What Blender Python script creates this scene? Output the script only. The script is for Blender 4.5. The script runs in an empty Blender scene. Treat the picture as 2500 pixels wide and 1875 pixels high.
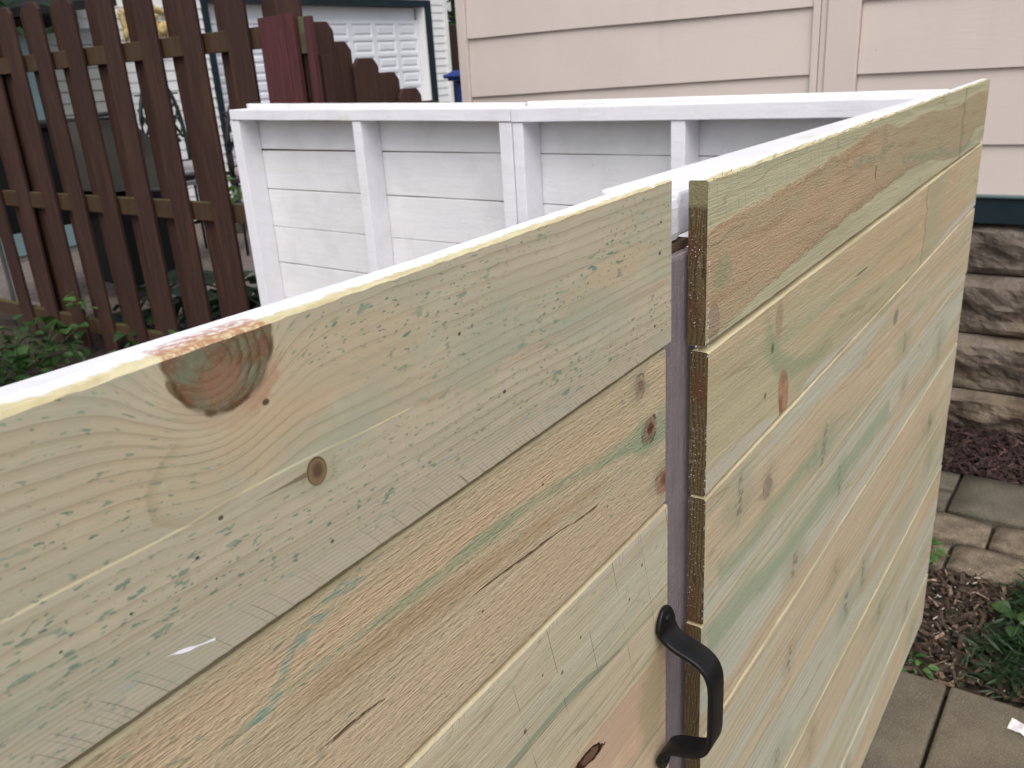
import bpy, bmesh, math, random
from mathutils import Vector, Matrix, noise
random.seed(7)
R = math.radians
scene = bpy.context.scene
C = scene.collection

# ------------------------------------------------------------------ camera
H = 1.40                                   # eye height
cam_d = bpy.data.cameras.new('camera'); cam = bpy.data.objects.new('camera', cam_d); C.objects.link(cam)
fw = Vector((0.7523, 0.5609, -0.3456)).normalized()
rt = Vector((0.5790, -0.8130, -0.0607)); rt = (rt - fw * rt.dot(fw)).normalized()
up = rt.cross(fw)
M = Matrix((rt, up, -fw)).transposed().to_4x4(); M.translation = (0, 0, H)
cam.matrix_world = M
cam_d.sensor_width = 36; cam_d.lens = 2092.7 / 2500 * 36
cam_d.clip_start = 0.02; cam_d.clip_end = 400
cam_d.dof.use_dof = True; cam_d.dof.focus_distance = 0.60; cam_d.dof.aperture_fstop = 20
scene.camera = cam

# ------------------------------------------------------------------ world, sun, exposure
SUN_EL, SUN_AZ = 54.0, 212.0               # degrees; azimuth from +X towards +Y
w = bpy.data.worlds.new('World'); scene.world = w; w.use_nodes = True
wn = w.node_tree.nodes; wl = w.node_tree.links; wn.clear()
sky = wn.new('ShaderNodeTexSky'); sky.sky_type = 'NISHITA'; sky.sun_disc = False
sky.sun_elevation = R(SUN_EL); sky.sun_rotation = R(90 - SUN_AZ)
sky.air_density = 1.0; sky.dust_density = 4.0; sky.ozone_density = 1.0
hs = wn.new('ShaderNodeHueSaturation'); hs.inputs['Saturation'].default_value = 0.42
bg = wn.new('ShaderNodeBackground'); bg.inputs['Strength'].default_value = 0.15
wo = wn.new('ShaderNodeOutputWorld')
wl.new(sky.outputs[0], hs.inputs['Color']); wl.new(hs.outputs[0], bg.inputs['Color']); wl.new(bg.outputs[0], wo.inputs[0])
sd = bpy.data.lights.new('sun', 'SUN'); sd.energy = 0.75; sd.angle = R(50); sd.color = (1, 0.98, 0.95)
so = bpy.data.objects.new('sun', sd); C.objects.link(so)
sv = Vector((math.cos(R(SUN_EL)) * math.cos(R(SUN_AZ)), math.cos(R(SUN_EL)) * math.sin(R(SUN_AZ)), math.sin(R(SUN_EL))))
so.rotation_euler = sv.to_track_quat('Z', 'Y').to_euler(); so.location = (0, 0, 12)
vs = scene.view_settings; vs.view_transform = 'Standard'; vs.look = 'None'; vs.gamma = 1; vs.use_curve_mapping = False
vs.exposure = 0.43
scene.render.engine = 'CYCLES'

# ------------------------------------------------------------------ node helper
class NT:
    def __init__(s, name):
        s.m = bpy.data.materials.new(name); s.m.use_nodes = True
        s.t = s.m.node_tree; s.n = s.t.nodes; s.l = s.t.links
        s.b = s.n['Principled BSDF']; s.b.inputs['Roughness'].default_value = 0.7
        s.b.inputs['Specular IOR Level'].default_value = 0.3
        s.tc = s.n.new('ShaderNodeTexCoord')
        s.P = s.tc.outputs['Object']
        sp = s.n.new('ShaderNodeSeparateXYZ'); s.l.new(s.P, sp.inputs[0])
        s.x, s.y, s.z = sp.outputs
    def put(s, sock, v):
        if isinstance(v, bpy.types.NodeSocket): s.l.new(v, sock)
        elif isinstance(v, (tuple, list)) and len(v) == 3 and sock.type == 'RGBA': sock.default_value = (*v, 1)
        else: sock.default_value = v
    def math(s, op, a, b=0.0, c=0.0, clamp=False):
        n = s.n.new('ShaderNodeMath'); n.operation = op; n.use_clamp = clamp
        s.put(n.inputs[0], a); s.put(n.inputs[1], b); s.put(n.inputs[2], c)
        return n.outputs[0]
    def add(s, a, b): return s.math('ADD', a, b)
    def sub(s, a, b): return s.math('SUBTRACT', a, b)
    def mul(s, a, b): return s.math('MULTIPLY', a, b)
    def mx(s, a, b): return s.math('MAXIMUM', a, b)
    def sst(s, v, lo, hi):                 # smoothstep, also with lo > hi
        n = s.n.new('ShaderNodeMapRange'); n.interpolation_type = 'SMOOTHSTEP'; n.clamp = True
        f0, f1, t0, t1 = (lo, hi, 0., 1.) if lo < hi else (hi, lo, 1., 0.)
        s.put(n.inputs['Value'], v); n.inputs['From Min'].default_value = f0; n.inputs['From Max'].default_value = f1
        n.inputs['To Min'].default_value = t0; n.inputs['To Max'].default_value = t1
        return n.outputs[0]
    def vec(s, x, y, z):
        n = s.n.new('ShaderNodeCombineXYZ'); s.put(n.inputs[0], x); s.put(n.inputs[1], y); s.put(n.inputs[2], z); return n.outputs[0]
    def noise(s, v, scale=1.0, detail=3.0, rough=0.5, col=False):
        n = s.n.new('ShaderNodeTexNoise'); s.put(n.inputs['Vector'], v); n.inputs['Scale'].default_value = scale
        n.inputs['Detail'].default_value = detail; n.inputs['Roughness'].default_value = rough
        return n.outputs['Color' if col else 'Fac']
    def sn(s, su, sv, off=0.0, detail=2.0, rough=0.5, u=None, v=None):   # noise stretched: frequency su along, sv across
        return s.noise(s.vec(s.mul(u if u is not None else s.x, su), s.mul(v if v is not None else s.z, sv), off), 1.0, detail, rough)
    def voro(s, v, scale=1.0, out='Distance', rnd=1.0):
        n = s.n.new('ShaderNodeTexVoronoi'); s.put(n.inputs['Vector'], v); n.inputs['Scale'].default_value = scale
        n.inputs['Randomness'].default_value = rnd; return n.outputs[out]
    def mix(s, f, a, b, mode='MIX'):
        n = s.n.new('ShaderNodeMix'); n.data_type = 'RGBA'; n.blend_type = mode
        s.put(n.inputs[0], f); s.put(n.inputs[6], a); s.put(n.inputs[7], b); return n.outputs[2]
    def curve(s, u, pts):                  # piecewise smooth function u -> value, pts [(u, value)]
        pts = sorted(pts); u0, u1 = pts[0][0], pts[-1][0]
        v0, v1 = min(p[1] for p in pts), max(p[1] for p in pts)
        if v1 - v0 < 1e-6: v1 = v0 + 1e-6
        n = s.n.new('ShaderNodeFloatCurve'); c = n.mapping.curves[0]
        nm = [((p[0] - u0) / (u1 - u0), (p[1] - v0) / (v1 - v0)) for p in pts]
        c.points[0].location = nm[0]; c.points[1].location = nm[-1]
        for q in nm[1:-1]: c.points.new(*q)
        n.mapping.use_clip = True; n.mapping.update()
        a = s.math('DIVIDE', s.sub(u, u0), u1 - u0)
        s.put(n.inputs['Value'], s.math('MINIMUM', s.mx(a, 0.0), 1.0))
        return s.add(s.mul(n.outputs[0], v1 - v0), v0)
    def band(s, pts, hw, soft, u=None, v=None, fade=0.01, jit=None):   # mask of a strip that follows pts
        u = u if u is not None else s.x; v = v if v is not None else s.z
        c = s.curve(u, pts)
        d = s.math('ABSOLUTE', s.sub(v, c))
        if jit is not None: d = s.add(d, jit)
        if isinstance(hw, list): h = s.curve(u, hw); d = s.sub(d, h); m = s.sst(d, soft, -soft)
        else: m = s.sst(d, hw + soft, max(hw - soft, 0))
        us = [p[0] for p in pts]
        e = s.mul(s.sst(u, min(us), min(us) + fade), s.sst(u, max(us), max(us) - fade))
        return s.mul(m, e)
    def ell(s, cu, cv, ru, rv, ang=0.0, u=None, v=None):   # normalised elliptical distance
        u = u if u is not None else s.x; v = v if v is not None else s.z
        du, dv = s.sub(u, cu), s.sub(v, cv); ca, sa = math.cos(ang), math.sin(ang)
        a = s.add(s.mul(du, ca / ru), s.mul(dv, sa / ru)); b = s.sub(s.mul(dv, ca / rv), s.mul(du, sa / rv))
        return s.math('SQRT', s.add(s.mul(a, a), s.mul(b, b)))
    def gauss(s, d, A): return s.mul(s.math('EXPONENT', s.mul(s.mul(d, d), -1.0)), A)
    def bump(s, h, strength=0.5, dist=0.002):
        n = s.n.new('ShaderNodeBump'); s.put(n.inputs['Height'], h); n.inputs['Strength'].default_value = strength
        n.inputs['Distance'].default_value = dist; s.l.new(n.outputs[0], s.b.inputs['Normal'])
    def base(s, c): s.put(s.b.inputs['Base Color'], c)
    def base_gain(s, c, g, con=1.0):     # overall albedo gain, then contrast about mid tone
        n = s.n.new('ShaderNodeVectorMath'); n.operation = 'SCALE'; s.put(n.inputs[0], c); n.inputs['Scale'].default_value = g
        b = s.n.new('ShaderNodeBrightContrast'); hv = s.n.new('ShaderNodeHueSaturation'); hv.inputs['Saturation'].default_value = 0.90; s.put(hv.inputs['Color'], n.outputs[0]); s.put(b.inputs['Color'], hv.outputs[0]); b.inputs['Contrast'].default_value = con - 1.0
        s.put(s.b.inputs['Base Color'], b.outputs[0])
    def rough(s, v): s.put(s.b.inputs['Roughness'], v)

def plain(name, col, rough=0.6, var=0.12, scale=6.0, bump=0.0, bs=120.0, metal=0.0, spec=0.3, dirt=None):
    t = NT(name)
    n1 = t.noise(t.P, scale, 5, 0.6); f = t.sst(n1, 0.3, 0.7)
    c = t.mix(f, tuple(k * (1 - var) for k in col), tuple(min(1, k * (1 + var)) for k in col))
    if dirt:
        n2 = t.noise(t.P, scale * 2.3, 6, 0.65); c = t.mix(t.mul(t.sst(n2, 0.55, 0.75), dirt[1]), c, dirt[0])
    t.base(c); t.rough(rough); t.b.inputs['Metallic'].default_value = metal; t.b.inputs['Specular IOR Level'].default_value = spec
    if bump: t.bump(t.noise(t.P, bs, 4, 0.6), bump, 0.002)
    return t.m

# ------------------------------------------------------------------ object helpers
def tag(o, label=None, cat=None, group=None, kind=None):
    if label: o['label'] = label
    if cat: o['category'] = cat
    if group: o['group'] = group
    if kind: o['kind'] = kind
    return o
def thing(name, label, cat, loc, group=None):
    o = bpy.data.objects.new(name, None); o.empty_display_size = 0.05; C.objects.link(o); o.location = loc
    return tag(o, label, cat, group)
def link(name, me, parent=None, mats=(), smooth=False):
    o = bpy.data.objects.new(name, me); C.objects.link(o)
    if mats and not me.materials:
        for m in (mats if isinstance(mats, (list, tuple)) else (mats,)): me.materials.append(m)
    if parent is not None:
        o.parent = parent; o.matrix_parent_inverse = Matrix.Translation(parent_world(parent)).inverted()
    if smooth:
        for p in me.polygons: p.use_smooth = True
    return o
def parent_world(p):
    v = Vector((0, 0, 0)); 
    while p is not None and p.type == 'EMPTY': v += p.location; p = p.parent
    return v
def pydata(name, vs_, fs_, parent=None, mats=(), smooth=False, mi=None):
    me = bpy.data.meshes.new(name); me.from_pydata([tuple(v) for v in vs_], [], fs_); me.update()
    o = link(name, me, parent, mats, smooth)
    if mi:
        for p, k in zip(me.polygons, mi): p.material_index = k
    return o
def box_bm(bm, lo, hi, bev=0.0):
    vs_ = [bm.verts.new((x, y, z)) for x in (lo[0], hi[0]) for y in (lo[1], hi[1]) for z in (lo[2], hi[2])]
    F = [(0, 1, 3, 2), (4, 6, 7, 5), (0, 4, 5, 1), (2, 3, 7, 6), (0, 2, 6, 4), (1, 5, 7, 3)]
    fs = [bm.faces.new([vs_[i] for i in f]) for f in F]
    if bev > 0:
        es = list({e for f in fs for e in f.edges})
        bmesh.ops.bevel(bm, geom=es, offset=bev, segments=2, affect='EDGES', profile=0.6)
def bm_obj(name, bm, parent, mats, smooth=False):
    bmesh.ops.recalc_face_normals(bm, faces=bm.faces[:])
    me = bpy.data.meshes.new(name); bm.to_mesh(me); bm.free()
    return link(name, me, parent, mats, smooth)
def box(name, lo, hi, parent, mats, bev=0.002):
    bm = bmesh.new(); box_bm(bm, [min(a, b) for a, b in zip(lo, hi)], [max(a, b) for a, b in zip(lo, hi)], bev)
    return bm_obj(name, bm, parent, mats)
def inst(name, me, parent, off, rz=0.0, sc=None):     # shares mesh data
    o = bpy.data.objects.new(name, me); C.objects.link(o)
    if parent is not None: o.parent = parent; o.matrix_parent_inverse = Matrix.Translation(parent_world(parent)).inverted()
    o.location = off; o.rotation_euler = (0, 0, rz)
    if sc: o.scale = sc
    return o
def tube(pts, r, seg=8):
    vs_, fs_ = [], []
    pts = [Vector(p) for p in pts]; n = len(pts)
    for i, p in enumerate(pts):
        d = (pts[min(i + 1, n - 1)] - pts[max(i - 1, 0)]).normalized()
        a = d.cross(Vector((0, 0, 1))); a = a.normalized() if a.length > 0.1 else d.cross(Vector((1, 0, 0))).normalized()
        b = d.cross(a); rr = r[i] if isinstance(r, list) else r
        for k in range(seg):
            t = 2 * math.pi * k / seg; vs_.append(p + (a * math.cos(t) + b * math.sin(t)) * rr)
    for i in range(n - 1):
        for k in range(seg):
            k2 = (k + 1) % seg; fs_.append((i * seg + k, i * seg + k2, (i + 1) * seg + k2, (i + 1) * seg + k))
    fs_.append(tuple(range(seg))[::-1]); fs_.append(tuple((n - 1) * seg + k for k in range(seg)))
    return vs_, fs_

# ------------------------------------------------------------------ treated-pine materials
GREEN = (0.235, 0.285, 0.185); TEAL = (0.09, 0.20, 0.15); TAN = (0.43, 0.30, 0.175); PALE = (0.44, 0.40, 0.275); GREY = (0.39, 0.405, 0.325)
def wood_generic(name, seed, pale=PALE, tan=TAN, green=GREEN, tan_amt=0.5, green_amt=0.45, grey_amt=0.25, rough_sawn=0.5, extra=None, specks=0.0, ring=0.011, warp=None, ringdark=0.30):
    t = NT(name); o = seed * 3.17
    g = t.z
    if warp: g = warp(t)
    g = t.add(g, t.mul(t.sub(t.sn(3.0, 9, o + 1, 3, 0.55), 0.5), 0.012)) if not warp else g
    big = t.sn(0.9, 11, o, 4, 0.6, v=g)
    mid = t.sn(2.2, 60, o + 5, 4, 0.6, v=g)
    fib = t.sn(14, 900, o + 9, 3, 0.6, v=g)
    fib2 = t.sn(40, 420, o + 13, 2, 0.6)
    c = t.mix(t.sst(mid, 0.35, 0.65), pale, tuple(a * 0.84 for a in pale))
    c = t.mix(t.mul(t.sst(big, 0.46, 0.58), tan_amt), c, tan)
    c = t.mix(t.mul(t.sst(t.sn(1.7, 30, o + 21, 4, 0.6, v=g), 0.52, 0.66), green_amt), c, green)
    c = t.mix(t.mul(t.sst(t.sn(0.7, 15, o + 31, 3, 0.5, v=g), 0.53, 0.56), grey_amt), c, GREY)
    st1 = t.sn(3.2, 170, o + 33, 4, 0.65, v=g); c = t.mix(t.mul(t.sst(st1, 0.50, 0.68), 0.24), c, tuple(a * 0.62 for a in tan)); c = t.mix(t.mul(t.sst(st1, 0.48, 0.32), 0.22), c, (0.54, 0.50, 0.36))
    rd = t.math('ABSOLUTE', t.sub(t.sn(0.9, 17, o + 35, 3, 0.5, v=g), 0.47)); c = t.mix(t.mul(t.sst(rd, 0.006, 0.001), 0.45), c, (0.20, 0.145, 0.08))
    rl_ = t.math('ABSOLUTE', t.sub(t.sn(0.7, 12, o + 38, 2, 0.5, v=g), 0.52)); c = t.mix(t.mul(t.sst(rl_, 0.004, 0.001), 0.22), c, (0.62, 0.56, 0.38))
    # annual rings
    gg = t.add(t.math('DIVIDE', g, ring), t.mul(t.sn(2.2, 12, o + 41, 2, 0.5), 3.0))
    fr = t.math('FRACT', gg)
    line = t.mul(t.sst(fr, 0.55, 0.92), t.sst(fr, 1.0, 0.94))
    line = t.mul(line, t.sst(t.sn(3, 30, o + 47), 0.35, 0.6))
    c = t.mix(t.mul(line, ringdark), c, (0.30, 0.20, 0.11))
    # dark flecks and fibres
    fl = t.sst(t.sn(26, 330, o + 61, 2, 0.5), 0.70, 0.78)
    c = t.mix(t.mul(fl, 0.45), c, (0.14, 0.11, 0.06))
    c = t.mix(t.mul(t.sst(fib, 0.35, 0.7), 0.22), c, (0.62, 0.54, 0.36))
    if specks:
        sp = t.sst(t.sn(75, 300, o + 71, 1, 0.4), 0.66, 0.71)
        sp = t.mul(sp, t.sst(t.sn(6, 22, o + 77, 2), 0.42, 0.55))
        c = t.mix(t.mul(sp, specks), c, TEAL)
    hgt = t.add(t.mul(fib, 0.5), t.mul(fib2, rough_sawn))
    if extra: c, hgt = extra(t, c, hgt)
    t.base_gain(c, 1.27, 1.05); t.rough(0.78); t.b.inputs['Specular IOR Level'].default_value = 0.2
    t.bump(hgt, 0.80, 0.0014)
    return t.m

def gz(t, cu, cv, ru, rv, A): return t.gauss(t.ell(cu, cv, ru, rv), A)

# left panel, top board -------------------------------------------------
def warpL1(t):
    g = t.add(t.z, gz(t, 0.184, 1.303, 0.0275, 0.036, 0.050))
    g = t.add(g, gz(t, 0.175, 1.300, 0.075, 0.035, 0.010))
    g = t.add(g, gz(t, 0.2288, 1.2340, 0.016, 0.008, 0.003))
    g = t.add(g, t.mul(t.sub(t.sn(55, 70, 9.3, 3), 0.5), 0.0022))
    g = t.add(g, gz(t, 0.185, 1.246, 0.030, 0.012, 0.006))
    g = t.add(g, t.mul(t.sub(t.sn(5, 8, 3.3, 2), 0.5), 0.006))
    return g
def matL1():
    t = NT('pine_speckled'); o = 2.0
    g = warpL1(t)
    mid = t.sn(4, 60, o + 5, 3, 0.55, v=g); fib = t.sn(22, 1100, o + 9, 3, 0.6, v=g)
    c = t.mix(t.sst(mid, 0.35, 0.65), (0.425, 0.37, 0.265), (0.375, 0.34, 0.24))
    c = t.mix(t.mul(t.sst(t.sn(3, 14, o + 3, 2, 0.5, v=g), 0.50, 0.62), 0.5), c, (0.43, 0.33, 0.20))
    c = t.mix(t.mul(t.sst(t.x, 0.18, 0.08), 0.20), c, (0.31, 0.31, 0.215))
    # wide annual rings that bend round the knot
    gg = t.add(t.math('DIVIDE', g, 0.0070), t.mul(t.sn(7, 9, o + 41, 2, 0.5), 1.0))
    fr = t.math('FRACT', gg); line = t.mul(t.sst(fr, 0.35, 0.86), t.sst(fr, 1.0, 0.90))
    line = t.mul(line, t.sst(t.z, 1.180, 1.215))
    line = t.mul(line, t.add(0.35, t.mul(t.sst(t.sn(6, 40, o + 8), 0.35, 0.6), 0.65)))
    c = t.mix(t.mul(line, 0.40), c, (0.30, 0.225, 0.135))
    # dense rings near the lower edge
    gg = t.add(t.math('DIVIDE', g, 0.0023), t.mul(t.sn(5, 6, o + 44, 2, 0.5), 1.5))
    fr = t.math('FRACT', gg); l2 = t.mul(t.sst(fr, 0.3, 0.8), t.sst(fr, 1.0, 0.85)); l2 = t.mul(l2, t.sst(t.z, 1.222, 1.198))
    c = t.mix(t.mul(l2, 0.42), c, (0.24, 0.18, 0.12))
    # bright scratch lines
    c = t.mix(t.mul(t.band([(0.085, 1.2389), (0.1155, 1.2398), (0.152, 1.2396), (0.18, 1.2415), (0.22, 1.2422), (0.27, 1.2412), (0.30, 1.2414)], 0.0005, 0.0005, jit=t.mul(t.sub(fib, .5), .0006)), 0.75), c, (0.66, 0.57, 0.34))
    c = t.mix(t.mul(t.band([(0.3, 1.2397), (0.367, 1.2389), (0.42, 1.2385), (0.60, 1.2380)], 0.0011, 0.0010), 0.45), c, (0.36, 0.19, 0.10))
    # tongue-shaped figure below the knot
    ju = t.mul(t.sub(t.sn(120, 160, 4, 3), 0.5), 0.10)
    du = t.add(t.ell(0.178, 1.2585, 0.031, 0.0185, 0.25), ju)
    um = t.mx(t.sst(t.x, 0.172, 0.160), t.mul(t.sst(t.z, 1.249, 1.243), t.sst(t.x, 0.205, 0.18)))
    c = t.mix(t.mul(um, t.mul(t.mul(t.sst(du, 0.78, 0.98), t.sst(du, 1.06, 1.0)), 0.45)), c, (0.29, 0.225, 0.125))
    c = t.mix(t.mul(t.sst(du, 1.0, 0.9), 0.25), c, (0.36, 0.34, 0.22))
    d2 = t.add(t.ell(0.212, 1.262, 0.034, 0.0165, 0.10), ju)
    c = t.mix(t.mul(t.mul(t.sst(d2, 1.02, 0.9), t.sst(t.z, 1.283, 1.268)), 0.35), c, (0.46, 0.31, 0.17))
    # tan figure near the right end
    dt = t.add(t.ell(0.50, 1.262, 0.075, 0.014, 0.12), t.mul(t.sub(t.sn(30, 60, 8, 3), .5), .4))
    c = t.mix(t.mul(t.sst(dt, 1.0, 0.75), 0.35), c, (0.45, 0.315, 0.165))
    # green preservative specks stretched with the grain
    gm = t.sst(t.add(t.sn(7, 26, o + 77, 2), t.mul(t.sst(t.x, 0.16, 0.05), 0.04)), 0.40, 0.56)
    sp1 = t.sst(t.sn(170, 430, o + 71, 2, 0.5, v=g), 0.615, 0.665)
    sp2 = t.mul(t.sst(t.sn(80, 240, o + 83, 3, 0.5, v=g), 0.60, 0.65), t.sst(t.sn(12, 30, o + 87, 2), 0.42, 0.55))
    cs = t.mix(t.sst(t.sn(40, 90, o + 88), 0.4, 0.6), (0.085, 0.175, 0.125), (0.15, 0.235, 0.165))
    c = t.mix(t.mul(t.mul(sp1, gm), 0.85), c, cs)
    c = t.mix(t.mul(t.mul(sp2, gm), 0.80), c, cs)
    sp3 = t.mul(t.sst(t.sn(45, 200, o + 93, 2, 0.5, v=g), 0.62, 0.74), t.sst(t.z, 1.215, 1.20))
    c = t.mix(t.mul(sp3, 0.42), c, (0.15, 0.27, 0.26))
    c = t.mix(t.mul(t.sst(t.sn(9, 22, o + 99, 4, 0.6), 0.48, 0.66), 0.38), c, (0.265, 0.325, 0.245))
    c = t.mix(t.mul(t.sst(t.sn(30, 70, o + 103, 4, 0.65), 0.52, 0.70), 0.25), c, (0.50, 0.45, 0.31))
    # knot at the top edge
    jk = t.mul(t.sub(t.sn(150, 150, 6, 3), 0.5), 0.10)
    dk = t.add(t.add(t.ell(0.1915, 1.3065, 0.0255, 0.0285, -0.12), jk), t.mul(t.sub(t.sn(45, 45, 36, 2), .5), 0.22))
    jk3 = t.mul(t.sub(t.sn(90, 90, 16, 4, 0.6), 0.5), 0.34)
    ring = t.math('FRACT', t.mul(t.add(t.ell(0.187, 1.299, 0.0255, 0.0245, -0.3), t.mul(jk3, 0.6)), 5.6)); rmask = t.add(0.15, t.mul(t.sst(t.x, 0.185, 0.197), 0.85))
    kc = t.mix(t.sst(t.sn(75, 85, 9, 5, 0.7), 0.42, 0.60), (0.155, 0.085, 0.045), (0.145, 0.150, 0.095))
    kc = t.mix(t.mul(t.sst(t.sn(420, 420, 12, 3, 0.6), 0.5, 0.7), 0.5), kc, (0.24, 0.20, 0.12))
    kc = t.mix(t.mul(rmask, t.mul(t.mul(t.sst(ring, 0.35, 0.9), t.sst(ring, 1.0, 0.90)), 0.65)), kc, (0.075, 0.045, 0.022))
    kc = t.mix(t.mul(t.sst(t.add(t.ell(0.189, 1.291, 0.0115, 0.0085, 0.2), jk3), 1.25, 0.5), 0.62), kc, (0.25, 0.105, 0.060))
    jl2 = t.mul(t.sub(t.sn(110, 110, 26, 4, .65), .5), 0.5)
    lip = t.mul(t.mul(t.sst(dk, 0.98, 1.02), t.sst(t.add(dk, jl2), 1.34, 1.16)), t.mul(t.sst(t.z, 1.297, 1.288), t.add(0.3, t.mul(t.sst(t.x, 0.185, 0.205), 0.7))))
    c = t.mix(t.mul(t.sst(t.add(dk, jl2), 1.7, 1.05), 0.35), c, (0.45, 0.36, 0.22))
    c = t.mix(t.mul(lip, 0.75), c, (0.36, 0.205, 0.115))
    wdg = t.mul(t.sst(t.add(t.ell(0.1685, 1.2935, 0.0065, 0.0022, -1.0), t.mul(jl2, 1.2)), 1.1, 0.8), 1.0); c = t.mix(t.mul(wdg, 0.85), c, (0.13, 0.085, 0.035))
    c = t.mix(t.mul(t.sst(dk, 1.02, 0.97), 0.95), c, kc)
    c = t.mix(t.mul(t.mul(t.sst(dk, 0.93, 1.0), t.sst(dk, 1.07, 1.01)), t.add(0.25, t.mul(t.sst(t.sn(60, 60, 31, 2), .42, .58), 0.6))), c, (0.07, 0.045, 0.02))
    # round knot with its tail crack
    dk2 = t.ell(0.2288, 1.2340, 0.0056, 0.0066, 0.1)
    kc2 = t.mix(t.sst(t.add(t.ell(0.2292, 1.2343, 0.0040, 0.0050), t.mul(jk3, 0.8)), 0.4, 1.15), (0.110, 0.068, 0.045), (0.195, 0.130, 0.070))
    c = t.mix(t.mul(t.sst(t.ell(0.2300, 1.2310, 0.016, 0.010), 1.2, 0.4), 0.4), c, (0.27, 0.26, 0.15))
    c = t.mix(t.sst(dk2, 1.06, 0.98), c, kc2)
    c = t.mix(t.mul(t.mul(t.sst(dk2, 0.9, 1.0), t.sst(dk2, 1.12, 1.04)), 0.6), c, (0.06, 0.04, 0.02))
    c = t.mix(t.mul(t.band([(0.193, 1.2352), (0.209, 1.2349), (0.224, 1.2350)], [(0.193, 0.0), (0.209, 0.0006), (0.224, 0.0016)], 0.0005, fade=0.002), 0.75), c, (0.13, 0.085, 0.04))
    # pin holes and resin dots
    for (du_, dv_, r_) in ((0.1765, 1.2358, 0.0011), (0.1628, 1.2245, 0.0008), (0.2315, 1.1962, 0.0010), (0.2077, 1.2753, 0.0016), (0.1049, 1.2178, 0.0006),
                           (0.1319, 1.2171, 0.0006), (0.1691, 1.2112, 0.0005), (0.338, 1.268, 0.0011), (0.583, 1.262, 0.0016), (0.585, 1.285, 0.0012), (0.574, 1.207, 0.0014), (0.375, 1.222, 0.0013)):
        c = t.mix(t.mul(t.sst(t.add(t.ell(du_, dv_, r_ * 1.3, r_), jk), 1.1, 0.7), 0.85), c, (0.05, 0.035, 0.03))
    # saw-mark hatching along the lower edge
    hz = t.curve(t.x, [(0.09, 1.190), (0.20, 1.194), (0.30, 1.193), (0.38, 1.190), (0.46, 1.192), (0.60, 1.191)])
    inz = t.mul(t.sst(t.sub(hz, t.z), -0.002, 0.003), 1.0)
    uu = t.add(t.x, t.mul(t.sub(t.z, 1.18), 0.75)); uu = t.add(uu, t.mul(t.math('POWER', t.mx(t.sub(t.z, 1.176), 0.0), 2.0), 9.0))
    fr = t.math('FRACT', t.add(t.mul(uu, 250), t.mul(t.sn(45, 0.1, 17, 3, u=uu), 6.0)))
    h = t.mul(t.sst(fr, 0.84, 0.93), t.sst(fr, 1.0, 0.95)); keep = t.sst(t.add(t.sn(110, 0.1, 19, 2, .7, u=uu), t.mul(t.sst(t.x, 0.24, 0.34), 0.10)), 0.50, 0.60)
    hz2 = t.add(hz, t.mul(t.sub(t.sn(90, .1, 23, 3, .7, u=uu), 0.55), 0.020)); h = t.mul(t.mul(h, keep), t.sst(t.sub(hz2, t.z), -0.001, 0.005))
    c = t.mix(t.mul(h, 0.72), c, (0.10, 0.075, 0.055))
    c = t.mix(t.mul(t.sst(t.sub(hz, t.z), -0.012, 0.008), 0.22), c, (0.44, 0.385, 0.31))
    # dry white paint drip
    dr = t.band([(0.1375, 1.1926), (0.1454, 1.1902), (0.1498, 1.1889), (0.157, 1.1870), (0.1632, 1.1857)],
                [(0.1375, -0.0004), (0.1440, 0.0002), (0.1498, 0.0009), (0.155, 0.0003), (0.161, 0.0005), (0.1632, 0.0007)], 0.0003, fade=0.0006)
    c = t.mix(dr, c, (0.80, 0.80, 0.88))
    t.base_gain(c, 1.29, 1.05); t.rough(t.add(0.62, t.mul(fib, 0.2)))
    t.bump(t.add(t.mul(fib, 0.35), t.add(t.mul(line, -0.3), t.add(t.mul(h, -1.2), t.add(t.mul(t.sst(dk2, 1.1, 0.9), -0.8), t.mul(t.sn(300, 300, 2, 3), 0.25))))), 0.40, 0.0008)
    return t.m

def flecks(t, c, amt=0.8, off=0.0):        # short torn fibres of a rough-sawn face
    f1 = t.sn(170, 520, off + 3, 3, 0.65); f2 = t.sn(60, 700, off + 8, 3, 0.7)
    c = t.mix(t.mul(t.sst(f1, 0.56, 0.72), 0.46 * amt), c, (0.62, 0.50, 0.31))
    c = t.mix(t.mul(t.sst(f1, 0.44, 0.30), 0.52 * amt), c, (0.21, 0.145, 0.075))
    return c, t.add(t.mul(f1, 1.2), t.mul(f2, 0.5))
def knot(t, c, cu, cv, ru, rv, ang=0.0, halo=1.9, dark=(0.10, 0.05, 0.03), warm=(0.33, 0.17, 0.09), halo_c=GREEN, ha=0.5):
    j = t.add(t.mul(t.sub(t.sn(90, 110, cu * 9, 4, .65), 0.5), 0.55), t.mul(t.sub(t.sn(420, 420, cu * 5, 3, .6), 0.5), 0.22))
    d = t.add(t.ell(cu, cv, ru, rv, ang), j)
    c = t.mix(t.mul(t.mul(t.sst(d, halo * 1.5, 0.9), t.sst(t.sn(25, 70, cu * 4, 3), .36, .55)), ha), c, halo_c)
    c = t.mix(t.mul(t.sst(d, 1.15, 0.75), 0.75), c, t.mix(t.sst(t.sn(160, 200, cu * 3, 3), .4, .6), warm, tuple(a * 0.62 for a in warm)))
    rimm = t.mul(t.mul(t.sst(d, 0.84, 1.0), t.sst(d, 1.14, 1.04)), t.sst(t.sn(50, 60, cu * 7, 2), .42, .58))
    c = t.mix(t.mul(rimm, 0.75), c, tuple(a * 0.7 for a in dark))
    d2 = t.add(t.ell(cu + ru * .15, cv + rv * .1, ru * .5, rv * .5, ang), t.mul(j, 1.8))
    c = t.mix(t.mul(t.sst(d2, 1.1, 0.6), 0.85), c, dark)
    return c

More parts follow.
